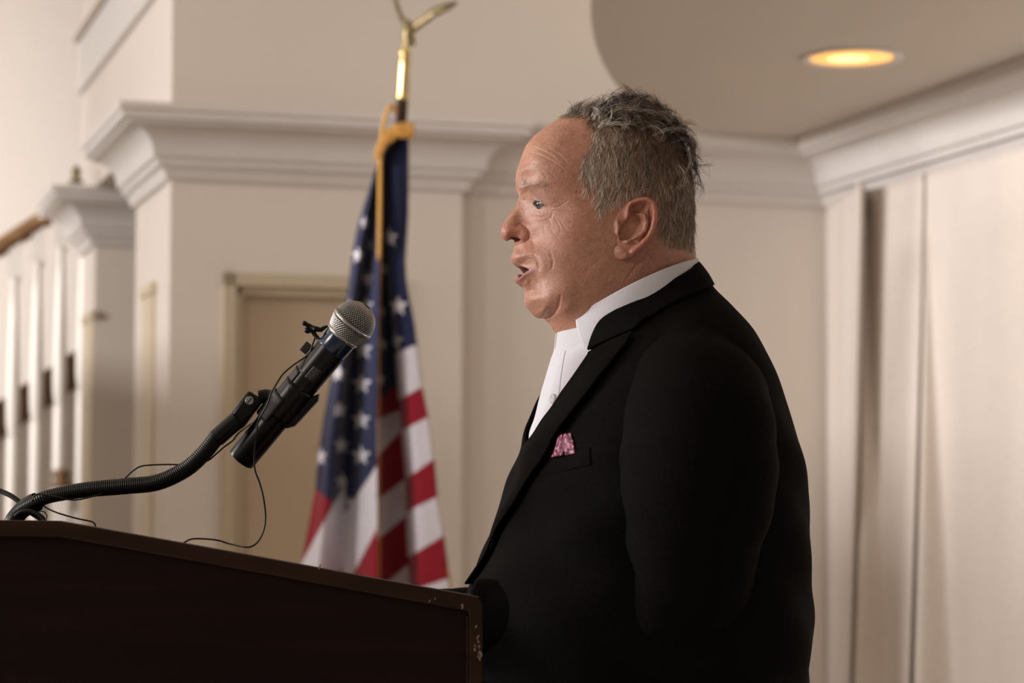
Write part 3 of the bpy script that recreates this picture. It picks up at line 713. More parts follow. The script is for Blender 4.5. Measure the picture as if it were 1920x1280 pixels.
nape = np.clip((cv - 440) / 35, 0, 1)
fr = np.clip((1120 - cu) / 40, 0, 1) * (cv > 270)
down = np.array([0, 0, -1.]); fwd = hf
D = (down[None] * (1.0 - .75 * top)[:, None] + fwd[None] * (.18 - .55 * top + .25 * fr)[:, None])
D += rng.normal(0, 1, D.shape) * (.10 + .3 * top)[:, None]
clump = vnoise(cu, cv, 7, 31); clump2 = vnoise(cu, cv, 7, 32); D += clump[:, None] * hf * .7 + clump2[:, None] * np.array([0, 0, 1.]) * .25 + (clump2 + vnoise(cu, cv, 16, 34))[:, None] * hf * .5
swirl = vnoise(cu, cv, 26, 21) * 5
D = D + np.stack([np.cos(swirl * 2), np.sin(swirl * 3), np.sin(swirl)], 1) * (.12 + .75 * top)[:, None]
L_ = (.0125 + .007 * rng.random(len(cu))) * (1 - .7 * nape) + top * .004 * rng.random(len(cu))
L_ *= np.clip(.45 + ed / 16, .3, 1)
K0 = rng.normal(0, 14, len(cu)) - top * (60 + 90 * rng.random(len(cu))) ; K1 = (vnoise(cu, cv, 9, 41) * 70 + rng.normal(0, 14, len(cu))) * (1 - .3 * top) + top * vnoise(cu, cv, 14, 42) * 300
Ks = np.stack([K0, K1, top], 1)
g_ = rng.random(len(cu)); white = np.array((.95, .86, .76)); mid = np.array((.40, .295, .21)); dark = np.array((.085, .055, .038))
fe_ = np.exp(-((cu - 1105) / 32) ** 2) * (cv > 250); crd = np.exp(-((cu - 1235) / 70) ** 2 - ((cv - 270) / 60) ** 2)
pd = np.clip(.14 + .35 * top + .42 * crd - .12 * fe_, 0, 1)
hc = np.where((g_ < pd)[:, None], dark, np.where((g_ < pd + .52 - .30 * fe_)[:, None], mid, white)) * rng.uniform(.75, 1.2, (len(cu), 1))
print('strands', len(cu))
strands('hair', (hP, hN), D, Ks, L_, np.where(top > .5, .00018, .00016) * rng.uniform(.8, 1.3, len(cu)), hc, 8, 3, .17)
# long loose locks on the crown: bundles that share a curl
LP, LN, LD, LK, LL, LR, LC = [], [], [], [], [], [], []
for b_ in range(260):
    u0 = rng.uniform(1050, 1290); t_ = (u0 - 1050) / 240
    lim = np.interp(math.atan2(-1, (u0 - 1130) / 200), [0], [0]); v0 = np.interp(u0, [1050, 1100, 1140, 1180, 1220, 1260, 1290], [221, 203, 194, 195, 208, 243, 300]) + abs(rng.normal(0, 1)) * 24 + 3
    sd = 1. if rng.random() < .7 else -1.
    kx = -rng.uniform(85, 150); ky = rng.normal(0, 50); dd = np.array(down) * rng.uniform(-.5, .3) - hf * rng.uniform(.2, 1.0) + hs * rng.normal(0, .35)
    ll = rng.uniform(.028, .046) * (1 if u0 > 1125 else .42); shade = rng.random()
    for k in range(int(rng.integers(9, 17))):
        uu = u0 + rng.normal(0, 2.6); vv = v0 + rng.normal(0, 2.6)
        if not in_poly(np.array([uu]), np.array([vv]), HAIRL)[0]: continue
        w = math.sqrt(max(float(wfield(np.array([uu]), np.array([vv]))[0]), 1)) / 1000
        w1 = math.sqrt(max(float(wfield(np.array([uu + 1]), np.array([vv]))[0]), 1)) / 1000; w2 = math.sqrt(max(float(wfield(np.array([uu]), np.array([vv + 1]))[0]), 1)) / 1000
        nn = (w1 - w) / S * hf + sd * hs + (w2 - w) / S * np.array([0, 0, 1.]); LP.append(wpos(np.array(uu), np.array(vv), np.array(w * sd))); LN.append(nn)
        LD.append(dd + rng.normal(0, .05, 3)); LK.append((kx * rng.uniform(.9, 1.1), ky + rng.normal(0, 8), 1.2)); LL.append(ll * rng.uniform(.8, 1.15)); LR.append(.00017)
        c_ = dark if shade < .80 else (mid if shade < .93 else white); LC.append(np.array(c_) * rng.uniform(.7, 1.5))
strands('hair_locks', (LP, LN), LD, LK, LL, LR, LC, 16, 3, 2.0)
LP, LN, LD, LK, LL, LR, LC = [], [], [], [], [], [], []
for b_ in range(190):
    u0 = rng.choice([rng.uniform(1055, 1105), rng.uniform(1125, 1250), rng.uniform(1240, 1296)], p=[.2, .5, .3]); v0 = np.interp(u0, [1050, 1100, 1140, 1180, 1220, 1260, 1290], [221, 203, 194, 195, 208, 243, 300]) + rng.uniform(1, 14)
    if b_ > 110: u0 = rng.uniform(1100, 1245); v0 = rng.uniform(208, 262) + .25 * max(0, u0 - 1180)
    sd = 1. if rng.random() < (.6 if b_ <= 110 else 1.1) else -1.; kx = -rng.uniform(85, 170); ky = rng.normal(0, 60); dd = -hf * rng.uniform(.3, 1.2) * (1 if rng.random() < .8 or u0 < 1120 else -1) + np.array([0, 0, rng.uniform(-.2, .8)]) + hs * rng.normal(0, .3); ll = rng.uniform(.020, .040) * (1 if u0 > 1115 else .6)
    for k in range(int(rng.integers(4, 8))):
        uu, vv_ = u0 + rng.normal(0, 1.6), v0 + rng.normal(0, 1.6)
        if not in_poly(np.array([uu]), np.array([vv_]), HAIRL)[0]: continue
        f_ = lambda a, b: math.sqrt(max(float(wfield(np.array([a]), np.array([b]))[0]), 1)) / 1000
        w = f_(uu, vv_); nn = (f_(uu + 1, vv_) - w) / S * hf + sd * hs + (f_(uu, vv_ + 1) - w) / S * np.array([0, 0, 1.])
        LP.append(wpos(np.array(uu), np.array(vv_), np.array(w * sd))); LN.append(nn); LD.append(dd + rng.normal(0, .06, 3)); LK.append((kx * rng.uniform(.95, 1.05), ky + rng.normal(0, 5), 1.4)); LL.append(ll * rng.uniform(.85, 1.1)); LR.append(.0002)
        LC.append((dark if b_ % 10 < (7 if b_ <= 110 else 4) else white) * rng.uniform(.6, 1.1))
strands('loose_curls', (LP, LN), LD, LK, LL, LR, LC, 18, 3, 2.2)
# eyebrows and lashes
def brow(poly, n_, wpx, L0, colr, dirv, name):
    for sd in (1., -1.):
        P_, N_, D_, K_, L1, R_, C_ = [], [], [], [], [], [], []
        for k in range(n_):
            t_ = rng.random(); loc = toloc([tuple(np.array([np.interp(t_, np.linspace(0, 1, len(poly)), [q[j] for q in poly]) for j in (0, 1)]) + rng.normal(0, wpx, 2))])[0]
            w = math.sqrt(max(float(wfield(np.array([loc[0]]), np.array([loc[1]]))[0]), 1)) / 1000
            w1 = math.sqrt(max(float(wfield(np.array([loc[0] + 1]), np.array([loc[1]]))[0]), 1)) / 1000; w2 = math.sqrt(max(float(wfield(np.array([loc[0]]), np.array([loc[1] + 1]))[0]), 1)) / 1000
            P_.append(wpos(np.array(loc[0]), np.array(loc[1]), np.array(w * sd))); nn = (w1 - w) / S * hf + sd * hs + (w2 - w) / S * np.array([0, 0, 1.]); N_.append(nn)
            D_.append(dirv * np.array([1, 1, 1]) + rng.normal(0, .3, 3) + hs * sd * .3); K_.append((rng.normal(10, 20), rng.normal(0, 10), .2)); L1.append(L0 * rng.uniform(.7, 1.2)); R_.append(.00008); C_.append(np.array(colr) * rng.uniform(.6, 1.4))
        strands(name, (P_, N_), D_, K_, L1, R_, C_, 5, 3, .3)
brow(z5((300,128),(345,160),(400,172),(460,160),(540,165)), 280, 2.2, .0095, (.42, .35, .29), -hf * .9 + np.array([0, 0, .3]), 'eyebrow')
brow(z5((420,292),(470,300),(520,325)), 30, .4, .005, (.10, .07, .05), hf * 1.0 + np.array([0, 0, -.1]), 'eyelashes')

# ---- clothed torso: rings from photo outline, then every garment is laid on that surface
PH = 8; TF, TS = frame_vec(PH); TY = 2.628; TX = pt(1230, 700, TY).x; TO = Vector((TX, TY, 0)); S2 = TY / FPX
RG = [((1045,640),(1304,492),.074),((1034,668),(1316,514),.087),((1024,700),(1330,542),.110),((1013,738),(1362,578),.145),((1003,776),(1402,628),.176),((992,815),(1432,692),.196),
      ((981,862),(1464,785),.204),((956,930),(1488,880),.206),((926,1010),(1496,975),.208),((889,1095),(1500,1085),.212),((868,1180),(1504,1180),.216),((858,1290),(1490,1290),.216),((880,1460),(1505,1460),.212),((905,1650),(1490,1650),.205)]
def zc(py): return pt(1200, py, TY).z
par = []
for (xf, yf), (xb, yb), Bw in RG:
    hx = (xb - xf) / 2 * S2; sa, ca = math.sin(R(PH)), math.cos(R(PH)); sx = Bw * sa * .9
    Aa = math.sqrt(max(hx * hx - sx * sx, .0004)) / ca; cx = pt((xf + xb) / 2, 800, TY).x
    cxl = -(cx - TX) / ca * 1.0                         # centre along the forward axis
    par.append((cxl, Aa, Bw, zc(yf), zc(yb)))
NV = 220; PR = catmull(np.array(par), NV)
tf, ts, to = np.array(TF), np.array(TS), np.array(TO)
def torso(al, v, off=0., extra=0.):
    """al: angle round the body (0 = chest front, + towards the camera); v: 0..1 downwards"""
    al = np.asarray(al, float); v = np.asarray(v, float)
    def pos(al, v, off):
        q = [np.interp(np.clip(v, 0, 1) * (NV - 1), np.arange(NV), PR[:, k]) for k in range(5)]
        ex = .88; ca, sa = np.cos(al), np.sin(al)
        c2 = np.sign(ca) * np.abs(ca) ** ex; s2 = np.sign(sa) * np.abs(sa) ** ex
        f = q[0] + (q[1] + off) * c2; s_ = (q[2] + off) * s2
        z = q[3] + (q[4] - q[3]) * (1 - ca) / 2
        # soft cloth drag lines
        return to + f[..., None] * tf + s_[..., None] * ts + z[..., None] * np.array([0, 0, 1.])
    p = pos(al, v, off)
    return p
def drag(al, v):
    return (.0022 * np.sin(al * 5 + v * 31) * np.sin(v * 17 + al) + .0016 * np.sin(al * 9 - v * 44 + 1.3)) * np.clip((v - .25) * 3, 0, 1)
gal = np.linspace(-math.pi, math.pi, 241); gv = np.linspace(0, 1, 261)
GA, GV = np.meshgrid(gal, gv); TG = torso(GA, GV)
tfaces = grid_faces(len(gv), len(gal))
TB = BVHTree.FromPolygons([tuple(p) for p in TG.reshape(-1, 3)], [tuple(int(k) for k in f) for f in tfaces])
def on_torso(px, py):
    o = Vector((0, 0, CAMZ)); r = ray(px, py).normalized(); h, nn, idx, dist = TB.ray_cast(o, r)
    if h is None:
        h, nn, idx, dist = TB.find_nearest(o + r * (2.64 / r.y))
    i, j = divmod(idx, len(gal) - 1)
    best = None
    loc = np.array(h); sub = TG[i:i + 2, j:j + 2].reshape(4, 3); w = 1 / (np.linalg.norm(sub - loc, axis=1) + 1e-6) ** 1
    return float((w * GA[i:i + 2, j:j + 2].ravel()).sum() / w.sum()), float((w * GV[i:i + 2, j:j + 2].ravel()).sum() / w.sum())
def sheet(name, al, v, off, mat_, thick, parent=person, subdiv=False, sol_off=1):
    P = torso(al, v, off + drag(al, v)); nu, nv = P.shape[:2]
    me = np_mesh(name, P.reshape(-1, 3), grid_faces(nu, nv)); o = link(name, me, mat_)
    if thick: s_ = o.modifiers.new('thickness', 'SOLIDIFY'); s_.thickness = thick; s_.offset = 0
    return settle(o, parent)
# opening edge of the blazer, measured on the near side, mirrored on the far side
VE = [on_torso(x, y) for x, y in ((1110, 663), (1062, 735), (1022, 795), (990, 846))] + [(2.3, 0.), (1.62, .012), (1.08, .048)]
VE = sorted(VE, key=lambda q: q[1]); print('VE', [(round(a, 2), round(b, 3)) for a, b in VE])
ve_v = np.array([q[1] for q in VE]); ve_a = np.array([q[0] for q in VE])
vbot = ve_v[-1]; BUT = .70                              # button height in v
def aopen(v):
    a = np.interp(v, ve_v, ve_a); lowa = ve_a[-1] * np.clip(1 - (v - vbot) / (BUT - vbot), 0, 1)
    return np.where(v > vbot, lowa, a)
# shirt front under the blazer
vv = np.linspace(.0, .74, 120)[:, None]; uu = np.linspace(-1, 1, 61)[None]
def sbulge(al, v): return .005 * np.exp(-(al / .30) ** 2) * np.clip((.46 - v) * 12, 0, 1)
sal = uu * (np.maximum(aopen(vv), .0) + .35)
sheet('shirt', sal, vv + 0 * uu, -.006 + sbulge(sal, vv), M['shirt'], .001)
pl = np.linspace(-1, 1, 9)[None]; vp = np.linspace(.0, .72, 100)[:, None]
sheet('shirt_placket', .30 + pl * .08 + 0 * vp, vp + 0 * pl, -.0054 + sbulge(.30 + pl * .08, vp), M['shirt'], .001)
for vb in (.268, .40):
    o_ = float(sbulge(.30, vb)) - .0042; p = Vector(torso(np.array(.30), np.array(vb), o_)); q = Vector(torso(np.array(.30), np.array(vb), o_ + .02)); n_ = (q - p).normalized()
    MB().lathe(p, n_, [(.0052, -.001), (.0056, .0006), (.005, .0018), (.003, .0014), (.0006, .0012)], 20).build('shirt_button', M['button'], person)
# blazer shell: from the near edge round the back to the far edge
ss = np.linspace(0, 1, 260)[None]; vv = np.linspace(0.0, 1, 300)[:, None]
ao = aopen(vv); lap = np.where(vv > BUT - .02, -.12, 0)
alj = (ao + lap) + ss * (2 * math.pi - 2 * ao - lap)
# open skirts below the button swing apart slightly, back vent bulge
sheet('blazer', alj, vv + 0 * ss, .002 + .004 * np.exp(-((alj - math.pi) / .5) ** 2) * np.clip((vv - .7) * 4, 0, 1), M['jacket'], .003)
# lapels
LO = [on_torso(x, y) for x, y in ((1187, 622), (1178, 642), (1132, 705), (1090, 765), (1050, 826), (1012, 890), (962, 972), (920, 1042))]
LO = sorted(LO, key=lambda q: q[1]); lo_v = np.array([q[1] for q in LO]); lo_a = np.array([q[0] for q in LO]); print('LO', [(round(a, 2), round(b, 3)) for a, b in LO])
v0 = lo_v[0]
for sg in (1, -1):
    vl = np.linspace(v0, BUT - .01, 140)[:, None]; ul = np.linspace(0, 1, 24)[None]
    ai = aopen(vl) - .015; ax = np.interp(vl, lo_v, lo_a); ax = np.where(vl > lo_v[-1], ai + (lo_a[-1] - ai) * np.clip((BUT - vl) / (BUT - lo_v[-1]), 0, 1) ** .7, ax)
    al = sg * (ai + ul * (ax - ai)); of = (.0055 + .0055 * np.sin(ul * math.pi * .5) ** 2 + .002 * np.sin(ul * math.pi)) * (1 if sg == 1 else .45)
    sheet('lapel', al, vl + 0 * ul, of + 0 * vl + (0 if sg == 1 else -.0006), M['jacket'], .0022)
# collar of the blazer
inner = np.array([(1.08, .048), (1.35, .028), (1.62, .010), (2.3, -.002), (2.7, -.004), (math.pi, -.006)])
ci = catmull(np.array([(float(aopen(np.array(LO[0][1] - .012))) - .03, LO[0][1] - .012)] + [tuple(q) for q in inner]), 120)
co = catmull(np.array([(LO[0][0] + .02, LO[0][1] - .006)] + [on_torso(x, y) for x, y in ((1210, 598), (1240, 577), (1278, 556))] + [(2.75, .135), (math.pi, .14)]), 120)
def reparam(c):
    d_ = np.r_[0, np.cumsum(np.hypot(*np.diff(c, axis=0).T))]; t_ = np.linspace(0, d_[-1], 120); return np.stack([np.interp(t_, d_, c[:, k]) for k in (0, 1)], 1)
ci, co = reparam(ci), reparam(co); hh = np.linspace(0, 1, 18)[:, None]
half_a = ci[None, :, 0] * (1 - hh) + co[None, :, 0] * hh; half_v = ci[None, :, 1] * (1 - hh) + co[None, :, 1] * hh
full_a = np.concatenate([half_a, 2 * math.pi - half_a[:, ::-1][:, 1:]], 1); full_v = np.concatenate([half_v, half_v[:, ::-1][:, 1:]], 1)
sheet('blazer_collar', full_a, full_v, .0065 + .003 * np.sin(hh * math.pi * .6) - .005 * np.clip((full_a - 2.2) * (4.08 - full_a), 0, 1) + 0 * full_a, M['jacket'], .0025)
# breast pocket welt and pocket square
pk = [on_torso(x, y) for x, y in ((1016, 868), (1108, 842), (1109, 862), (1018, 886))]
def quad_sheet(name, q, off, mat_, thick, n=(24, 10), bulge=0):
    u = np.linspace(0, 1, n[0])[None]; w = np.linspace(0, 1, n[1])[:, None]
    al = (q[0][0] * (1 - u) + q[1][0] * u) * (1 - w) + (q[3][0] * (1 - u) + q[2][0] * u) * w
    v_ = (q[0][1] * (1 - u) + q[1][1] * u) * (1 - w) + (q[3][1] * (1 - u) + q[2][1] * u) * w
    return sheet(name, al, v_, off + bulge * np.sin(u * math.pi) * np.sin(w * math.pi), mat_, thick)
quad_sheet('breast_pocket', [on_torso(x, y) for x, y in ((1030, 857), (1112, 838), (1113, 872), (1012, 895))], .0034, M['jacket'], .0012)
def sq_mat():
    m = mat('floral_silk', (.3, .03, .1), .55, spec=.4); nt = m.node_tree; b = nt.nodes['Principled BSDF']
    tc = nt.nodes.new('ShaderNodeTexCoord'); vo = nt.nodes.new('ShaderNodeTexVoronoi'); vo.inputs['Scale'].default_value = 300; vo.inputs['Randomness'].default_value = 1
    n2 = nt.nodes.new('ShaderNodeTexNoise'); n2.inputs['Scale'].default_value = 150; n2.inputs['Detail'].default_value = 2
    r = nt.nodes.new('ShaderNodeValToRGB'); e = r.color_ramp.elements; e[0].position = .30; e[0].color = (.06, .004, .02, 1); e[1].position = .88; e[1].color = (.72, .42, .52, 1)
    for p_, c_ in ((.46, (.20, .012, .06, 1)), (.60, (.33, .04, .12, 1)), (.72, (.58, .22, .34, 1))):
        k = e.new(p_); k.color = c_
    mx = nt.nodes.new('ShaderNodeMath'); mx.operation = 'MULTIPLY_ADD'; mx.inputs[1].default_value = .78; L = nt.links.new
    L(tc.outputs['Object'], vo.inputs['Vector']); L(tc.outputs['Object'], n2.inputs['Vector']); L(vo.outputs['Color'], mx.inputs[0])
    mx2 = nt.nodes.new('ShaderNodeMath'); mx2.operation = 'MULTIPLY'; mx2.inputs[1].default_value = .3; L(n2.outputs['Fac'], mx2.inputs[0]); L(mx2.outputs[0], mx.inputs[2])
    L(mx.outputs[0], r.inputs[0]); L(r.outputs[0], b.inputs['Base Color']); return m
M['silk'] = sq_mat()
quad_sheet('pocket_square', [on_torso(x, y) for x, y in ((1058, 815), (1076, 812), (1083, 850), (1040, 857))], .0045, M['silk'], .0014, (24, 16), .003)
quad_sheet('pocket_square_fold', [on_torso(x, y) for x, y in ((1057, 817), (1064, 814), (1062, 853), (1041, 856))], .0068, M['silk'], .0012, (16, 16), .0022)
# blazer buttons
for vb in (.735, .83):
    p = Vector(torso(np.array(.08), np.array(vb), .006)); q = Vector(torso(np.array(.08), np.array(vb), .03)); n_ = (q - p).normalized()
    MB().lathe(p, n_, [(.009, -.002), (.0105, .0005), (.009, .0025), (.007, .0018), (.001, .0018)], 24).build('blazer_button', M['jbutton'], person)

# shirt collar: stand plus fold-over leaf round the neck
def neck_ring(al, h, out):
    """h 0 top edge .. 1 lower edge of the leaf"""
    al = np.asarray(al, float); h = np.asarray(h, float)
    cx_ = -(pt(1172, 560, TY).x - TX) / math.cos(R(PH)); Aa = 133 * S2 / math.cos(R(PH)) * .985; Bb = .0765
    drop = h * (.034 + .020 * np.exp(-(np.mod(al + math.pi, 2 * math.pi) - math.pi) ** 2 / .5))
    f = cx_ + (Aa + out + h * .006) * np.cos(al); s_ = (Bb + out + h * .010) * np.sin(al)
    z = zc(619) + (zc(486) - zc(619)) * (1 - np.cos(al)) / 2 - drop + .008 * np.sin(al) ** 2
    return to + f[..., None] * tf + s_[..., None] * ts + z[..., None] * np.array([0, 0, 1.])
def nsheet(name, al, h, out, thick):
    P = neck_ring(al, h, out); me = np_mesh(name, P.reshape(-1, 3), grid_faces(*P.shape[:2])); o = link(name, me, M['shirt'])
    s_ = o.modifiers.new('thickness', 'SOLIDIFY'); s_.thickness = thick; s_.offset = 0; return settle(o, person)
a_ = np.linspace(.04, 2 * math.pi - .04, 160)[:, None]; h_ = np.linspace(.05, 1.05, 14)[None]
nsheet('collar_stand', a_ + 0 * h_, h_ + 0 * a_, -.002, .0012)
h_ = np.linspace(0, 1, 20)[None]; w_ = np.linspace(0, 1, 180)[:, None]
a0_ = .66 + .26 * h_ ** 1.3; a_ = a0_ + w_ * (2 * math.pi - 2 * a0_)
tip = np.exp(-((a_ - a0_) / .35) ** 2) + np.exp(-((2 * math.pi - a0_ - a_) / .35) ** 2)
nsheet('collar_leaf', a_, h_ * (1 + .35 * tip), .0022 + .0015 * np.sin(h_ * math.pi), .0014)

# sleeves
def sleeve(name, P, rads, wr=.55):
    P = catmull(np.array([tuple(p) for p in P]), 120); rr = catmull(np.array(rads)[:, None], 120)[:, 0]
    seg = 72; V, F = tube_arrays(P, rr, seg); V = V.reshape(120, seg, 3); c = P[:, None]; d = V - c
    t_ = np.linspace(0, 1, 120)[:, None]; a = np.linspace(0, 2 * math.pi, seg, endpoint=False)[None]
    k = wr * (.020 * np.sin(t_ * 34 + 2.2 * np.sin(a)) * np.exp(-((t_ - .30) / .16) ** 2) + .055 * np.sin(t_ * 62 + 1.9 * np.sin(a + .6)) * np.exp(-((t_ - .62) / .12) ** 2) + .02 * np.sin(t_ * 90 + 3 * np.sin(a)))
    V = c + d * (1 + k)[..., None]
    V = np.concatenate([V, (c + d * .9)[-1:], (c + d * .86)[-1:] - (P[-1] - P[-2]) * 2], 0)
    me = np_mesh(name, V.reshape(-1, 3), grid_faces(V.shape[0], seg, True)); o = link(name, me, M['jacket']); return settle(o, person)
near_arm = [pt(1255, 610, 2.65), pt(1272, 662, 2.60), pt(1290, 730, 2.53), pt(1306, 805, 2.46), pt(1310, 900, 2.43), pt(1297, 1010, 2.44), pt(1278, 1105, 2.45), pt(1225, 1172, 2.47), pt(1130, 1190, 2.49), pt(1000, 1174, 2.51), pt(885, 1156, 2.52)]
sleeve('sleeve', near_arm, [.045, .064, .076, .080, .079, .070, .065, .060, .053, .045, .041])
far_arm = [pt(1225, 640, 2.66), pt(1205, 700, 2.72), pt(1180, 780, 2.77), pt(1150, 880, 2.81), pt(1115, 1000, 2.83), pt(1065, 1110, 2.84), pt(1000, 1168, 2.84), pt(920, 1174, 2.80), pt(845, 1170, 2.77), pt(805, 1170, 2.76)]
sleeve('sleeve', far_arm, [.05, .068, .074, .074, .070, .062, .055, .047, .041, .038], .5)
# hands lying on the lectern, hidden behind its side rail in the photo
def skin_chain(bm_pts): pass
def hand(wrist, fwd, up, side, name='hand'):
    """palm and five bent fingers grown from one joint skeleton"""
    wrist, fwd, up, side = map(Vector, (wrist, fwd, up, side))
    Vv, Ee, Rr = [], [], []
    def add(p, r_): Vv.append(p); Rr.append(r_); return len(Vv) - 1
    w0 = add(wrist - fwd * .05, .026); w1 = add(wrist, .025); pm = add(wrist + fwd * .045 + up * .004, .024); Ee += [(w0, w1), (w1, pm)]
    for k, (so, L) in enumerate(((.030, .072), (.010, .080), (-.010, .075), (-.029, .060))):
        kn = add(wrist + fwd * (.092 - abs(so) * .2) + side * so + up * .006, .0115); Ee.append((pm, kn))
        d0 = (fwd + side * so * 4 - up * .25).normalized(); p = Vv[kn]; pr = kn
        for q, f in enumerate((.45, .3, .25)):
            p = p + d0 * L * f; c = add(p, .0092 - q * .0008); Ee.append((pr, c)); pr = c; d0 = (d0 - up * .5).normalized()
    t1 = add(wrist + fwd * .03 + side * .034, .014); t2 = add(wrist + fwd * .062 + side * .056 - up * .004, .0105); t3 = add(wrist + fwd * .088 + side * .062 - up * .01, .009); Ee += [(w1, t1), (t1, t2), (t2, t3)]
    me = bpy.data.meshes.new(name); me.from_pydata([tuple(v) for v in Vv], Ee, []); o = link(name, me, M['hand'])
    md = o.modifiers.new('skin', 'SKIN'); md.use_smooth_shade = True
    if not me.skin_vertices: pass
    for i, r_ in enumerate(Rr):
        me.skin_vertices[0].data[i].radius = (r_, r_ * .85); me.skin_vertices[0].data[i].use_root = (i == 0)
    sb = o.modifiers.new('sub', 'SUBSURF'); sb.levels = 2; sb.render_levels = 2
    return settle(o, person)

# ---- hands, trousers and shoes
EYEL = None
hand(pt(872, 1163, 2.52), (-.985, 0, .16), (.16, 0, .985), (0, 1, 0))
hand(pt(802, 1176, 2.76), (-.985, -.1, .16), (.16, 0, .985), (0, -1, 0))
def leg(sy):
    hip = TO + TS * (.088 * sy) + Z * .98; P = [hip, hip + Z * -.2 + TF * .01, TO + TS * (.125 * sy) + Z * .50 + TF * .03, TO + TS * (.135 * sy) + Z * .28, TO + TS * (.14 * sy) + Z * .07 - TF * .01]
    P = catmull(np.array([tuple(p) for p in P]), 40); rr = np.interp(np.linspace(0, 1, 40), [0, .2, .5, .75, 1], [.112, .110, .092, .084, .088]); V, F = tube_arrays(P, rr, 32)
    me = np_mesh('trouser_leg', V, F); o = link('trouser_leg', me, M['trousers']); settle(o, person)
    a = TO + TS * (.14 * sy) - TF * .15; rows = []
    for t, w, h, x in ((0, .012, .03, -.01), (.05, .034, .07, 0), (.25, .040, .085, 0), (.5, .044, .07, 0), (.75, .050, .052, 0), (.93, .042, .042, 0), (1, .012, .03, 0)):
        c = a + TF * (t * .30)
        rows.append([tuple(c + TS * (w * math.cos(q)) + Z * (max(0, math.sin(q)) * h + .012 + min(0, math.sin(q)) * .012)) for q in np.linspace(0, 2 * math.pi, 24, endpoint=False)])
    rows = catmull(np.array(rows).reshape(7, -1), 30).reshape(30, 24, 3); me = np_mesh('shoe', rows.reshape(-1, 3), grid_faces(30, 24, True)); o = link('shoe', me, M['shoe']); settle(o, person)
leg(1); leg(-1)
hipr = []
for z_, a_, b_ in ((1.12, .16, .185), (1.05, .165, .19), (.98, .165, .195), (.90, .15, .19), (.84, .10, .15)):
    hipr.append([tuple(TO + TF * (a_ * math.cos(q) + .0) + TS * (b_ * math.sin(q)) + Z * z_) for q in np.linspace(0, 2 * math.pi, 48, endpoint=False)])
me = np_mesh('trousers', np.array(hipr).reshape(-1, 3), grid_faces(5, 48, True)); settle(link('trousers', me, M['trousers']), person)

# ================================================================== lectern
LN, LFY = 2.33, 2.90
lec = tag(empty('lectern', (pt(400, 900, LN).x, (LN + LFY) / 2, 0)), 'dark mahogany lectern with a sloping top and raised side rail, scuffed at its corner', 'lectern')
prof = [(-150, 973), (110, 976), (300, 1010), (500, 1046), (700, 1083), (880, 1115), (897, 1119), (905, 1130)]
L3 = [pt(x, y, LN) for x, y in prof]
def side_panel(y0, y1, dz, name, mat_, inset=0):
    top = [Vector((p.x, y0, p.z - dz)) for p in L3]
    lo = [Vector((L3[-1].x, y0, .06)), Vector((L3[0].x, y0, .06))]
    return MB().poly(top + lo, (0, y1 - y0, 0)).build(name, mat_, lec, smooth=False)
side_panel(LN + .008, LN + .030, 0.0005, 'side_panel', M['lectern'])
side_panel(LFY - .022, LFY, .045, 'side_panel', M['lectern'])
# raised rails round the near side panel
def inset_loop(dist):
    out = []
    for i, p in enumerate(L3):
        a = (L3[i] - L3[i - 1]).normalized() if i else (L3[1] - L3[0]).normalized(); b = (L3[i + 1] - L3[i]).normalized() if i < len(L3) - 1 else Vector((0, 0, -1))
        n = (Vector((a.z, 0, -a.x)) + Vector((b.z, 0, -b.x))); n.normalize(); n = n if n.z < 0 or i >= len(L3) - 2 else -n
        out.append(p + n * dist)
    return out
IN = [p + Z * -.0155 for p in L3[:-2]]; xr = L3[-1].x - .0135; IN = [p for p in IN if p.x < xr]
IN.append(Vector((xr, LN, IN[-1].z + (xr - IN[-1].x) * -.18)))
rail = MB()
ring = list(L3) + [Vector((L3[-1].x, LN, .06))] + [Vector((xr, LN, .06))] + IN[::-1]
rail.poly(ring, (0, .014, 0)); bmesh.ops.triangulate(rail.bm, faces=[f for f in rail.bm.faces if len(f.verts) > 4])
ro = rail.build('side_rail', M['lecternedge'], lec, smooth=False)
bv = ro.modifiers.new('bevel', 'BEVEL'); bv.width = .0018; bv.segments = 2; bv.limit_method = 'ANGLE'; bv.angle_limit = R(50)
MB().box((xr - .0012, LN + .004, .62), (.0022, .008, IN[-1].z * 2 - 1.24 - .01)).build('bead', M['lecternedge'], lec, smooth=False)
# writing top set down between the sides, front and back boards, base
dzt = .088
def lip(p, y): return Vector((p.x, y, p.z - dzt))
a_ = [lip(p, LN + .03) for p in L3[:5]]; xe = L3[-1].x - .055; a_.append(Vector((xe, LN + .03, a_[-1].z - (xe - a_[-1].x) * .18)))
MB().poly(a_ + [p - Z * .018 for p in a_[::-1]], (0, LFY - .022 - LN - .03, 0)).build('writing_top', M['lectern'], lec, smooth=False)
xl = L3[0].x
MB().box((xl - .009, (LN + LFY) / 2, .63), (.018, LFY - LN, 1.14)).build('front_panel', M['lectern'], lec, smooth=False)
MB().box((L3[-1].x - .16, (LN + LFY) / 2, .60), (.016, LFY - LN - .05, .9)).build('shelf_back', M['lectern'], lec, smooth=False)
MB().box(((xl + L3[-1].x) / 2 - .03, (LN + LFY) / 2, .03), (L3[-1].x - xl - .02, LFY - LN + .05, .06), bevel=.008).build('base', M['lectern'], lec, smooth=False)
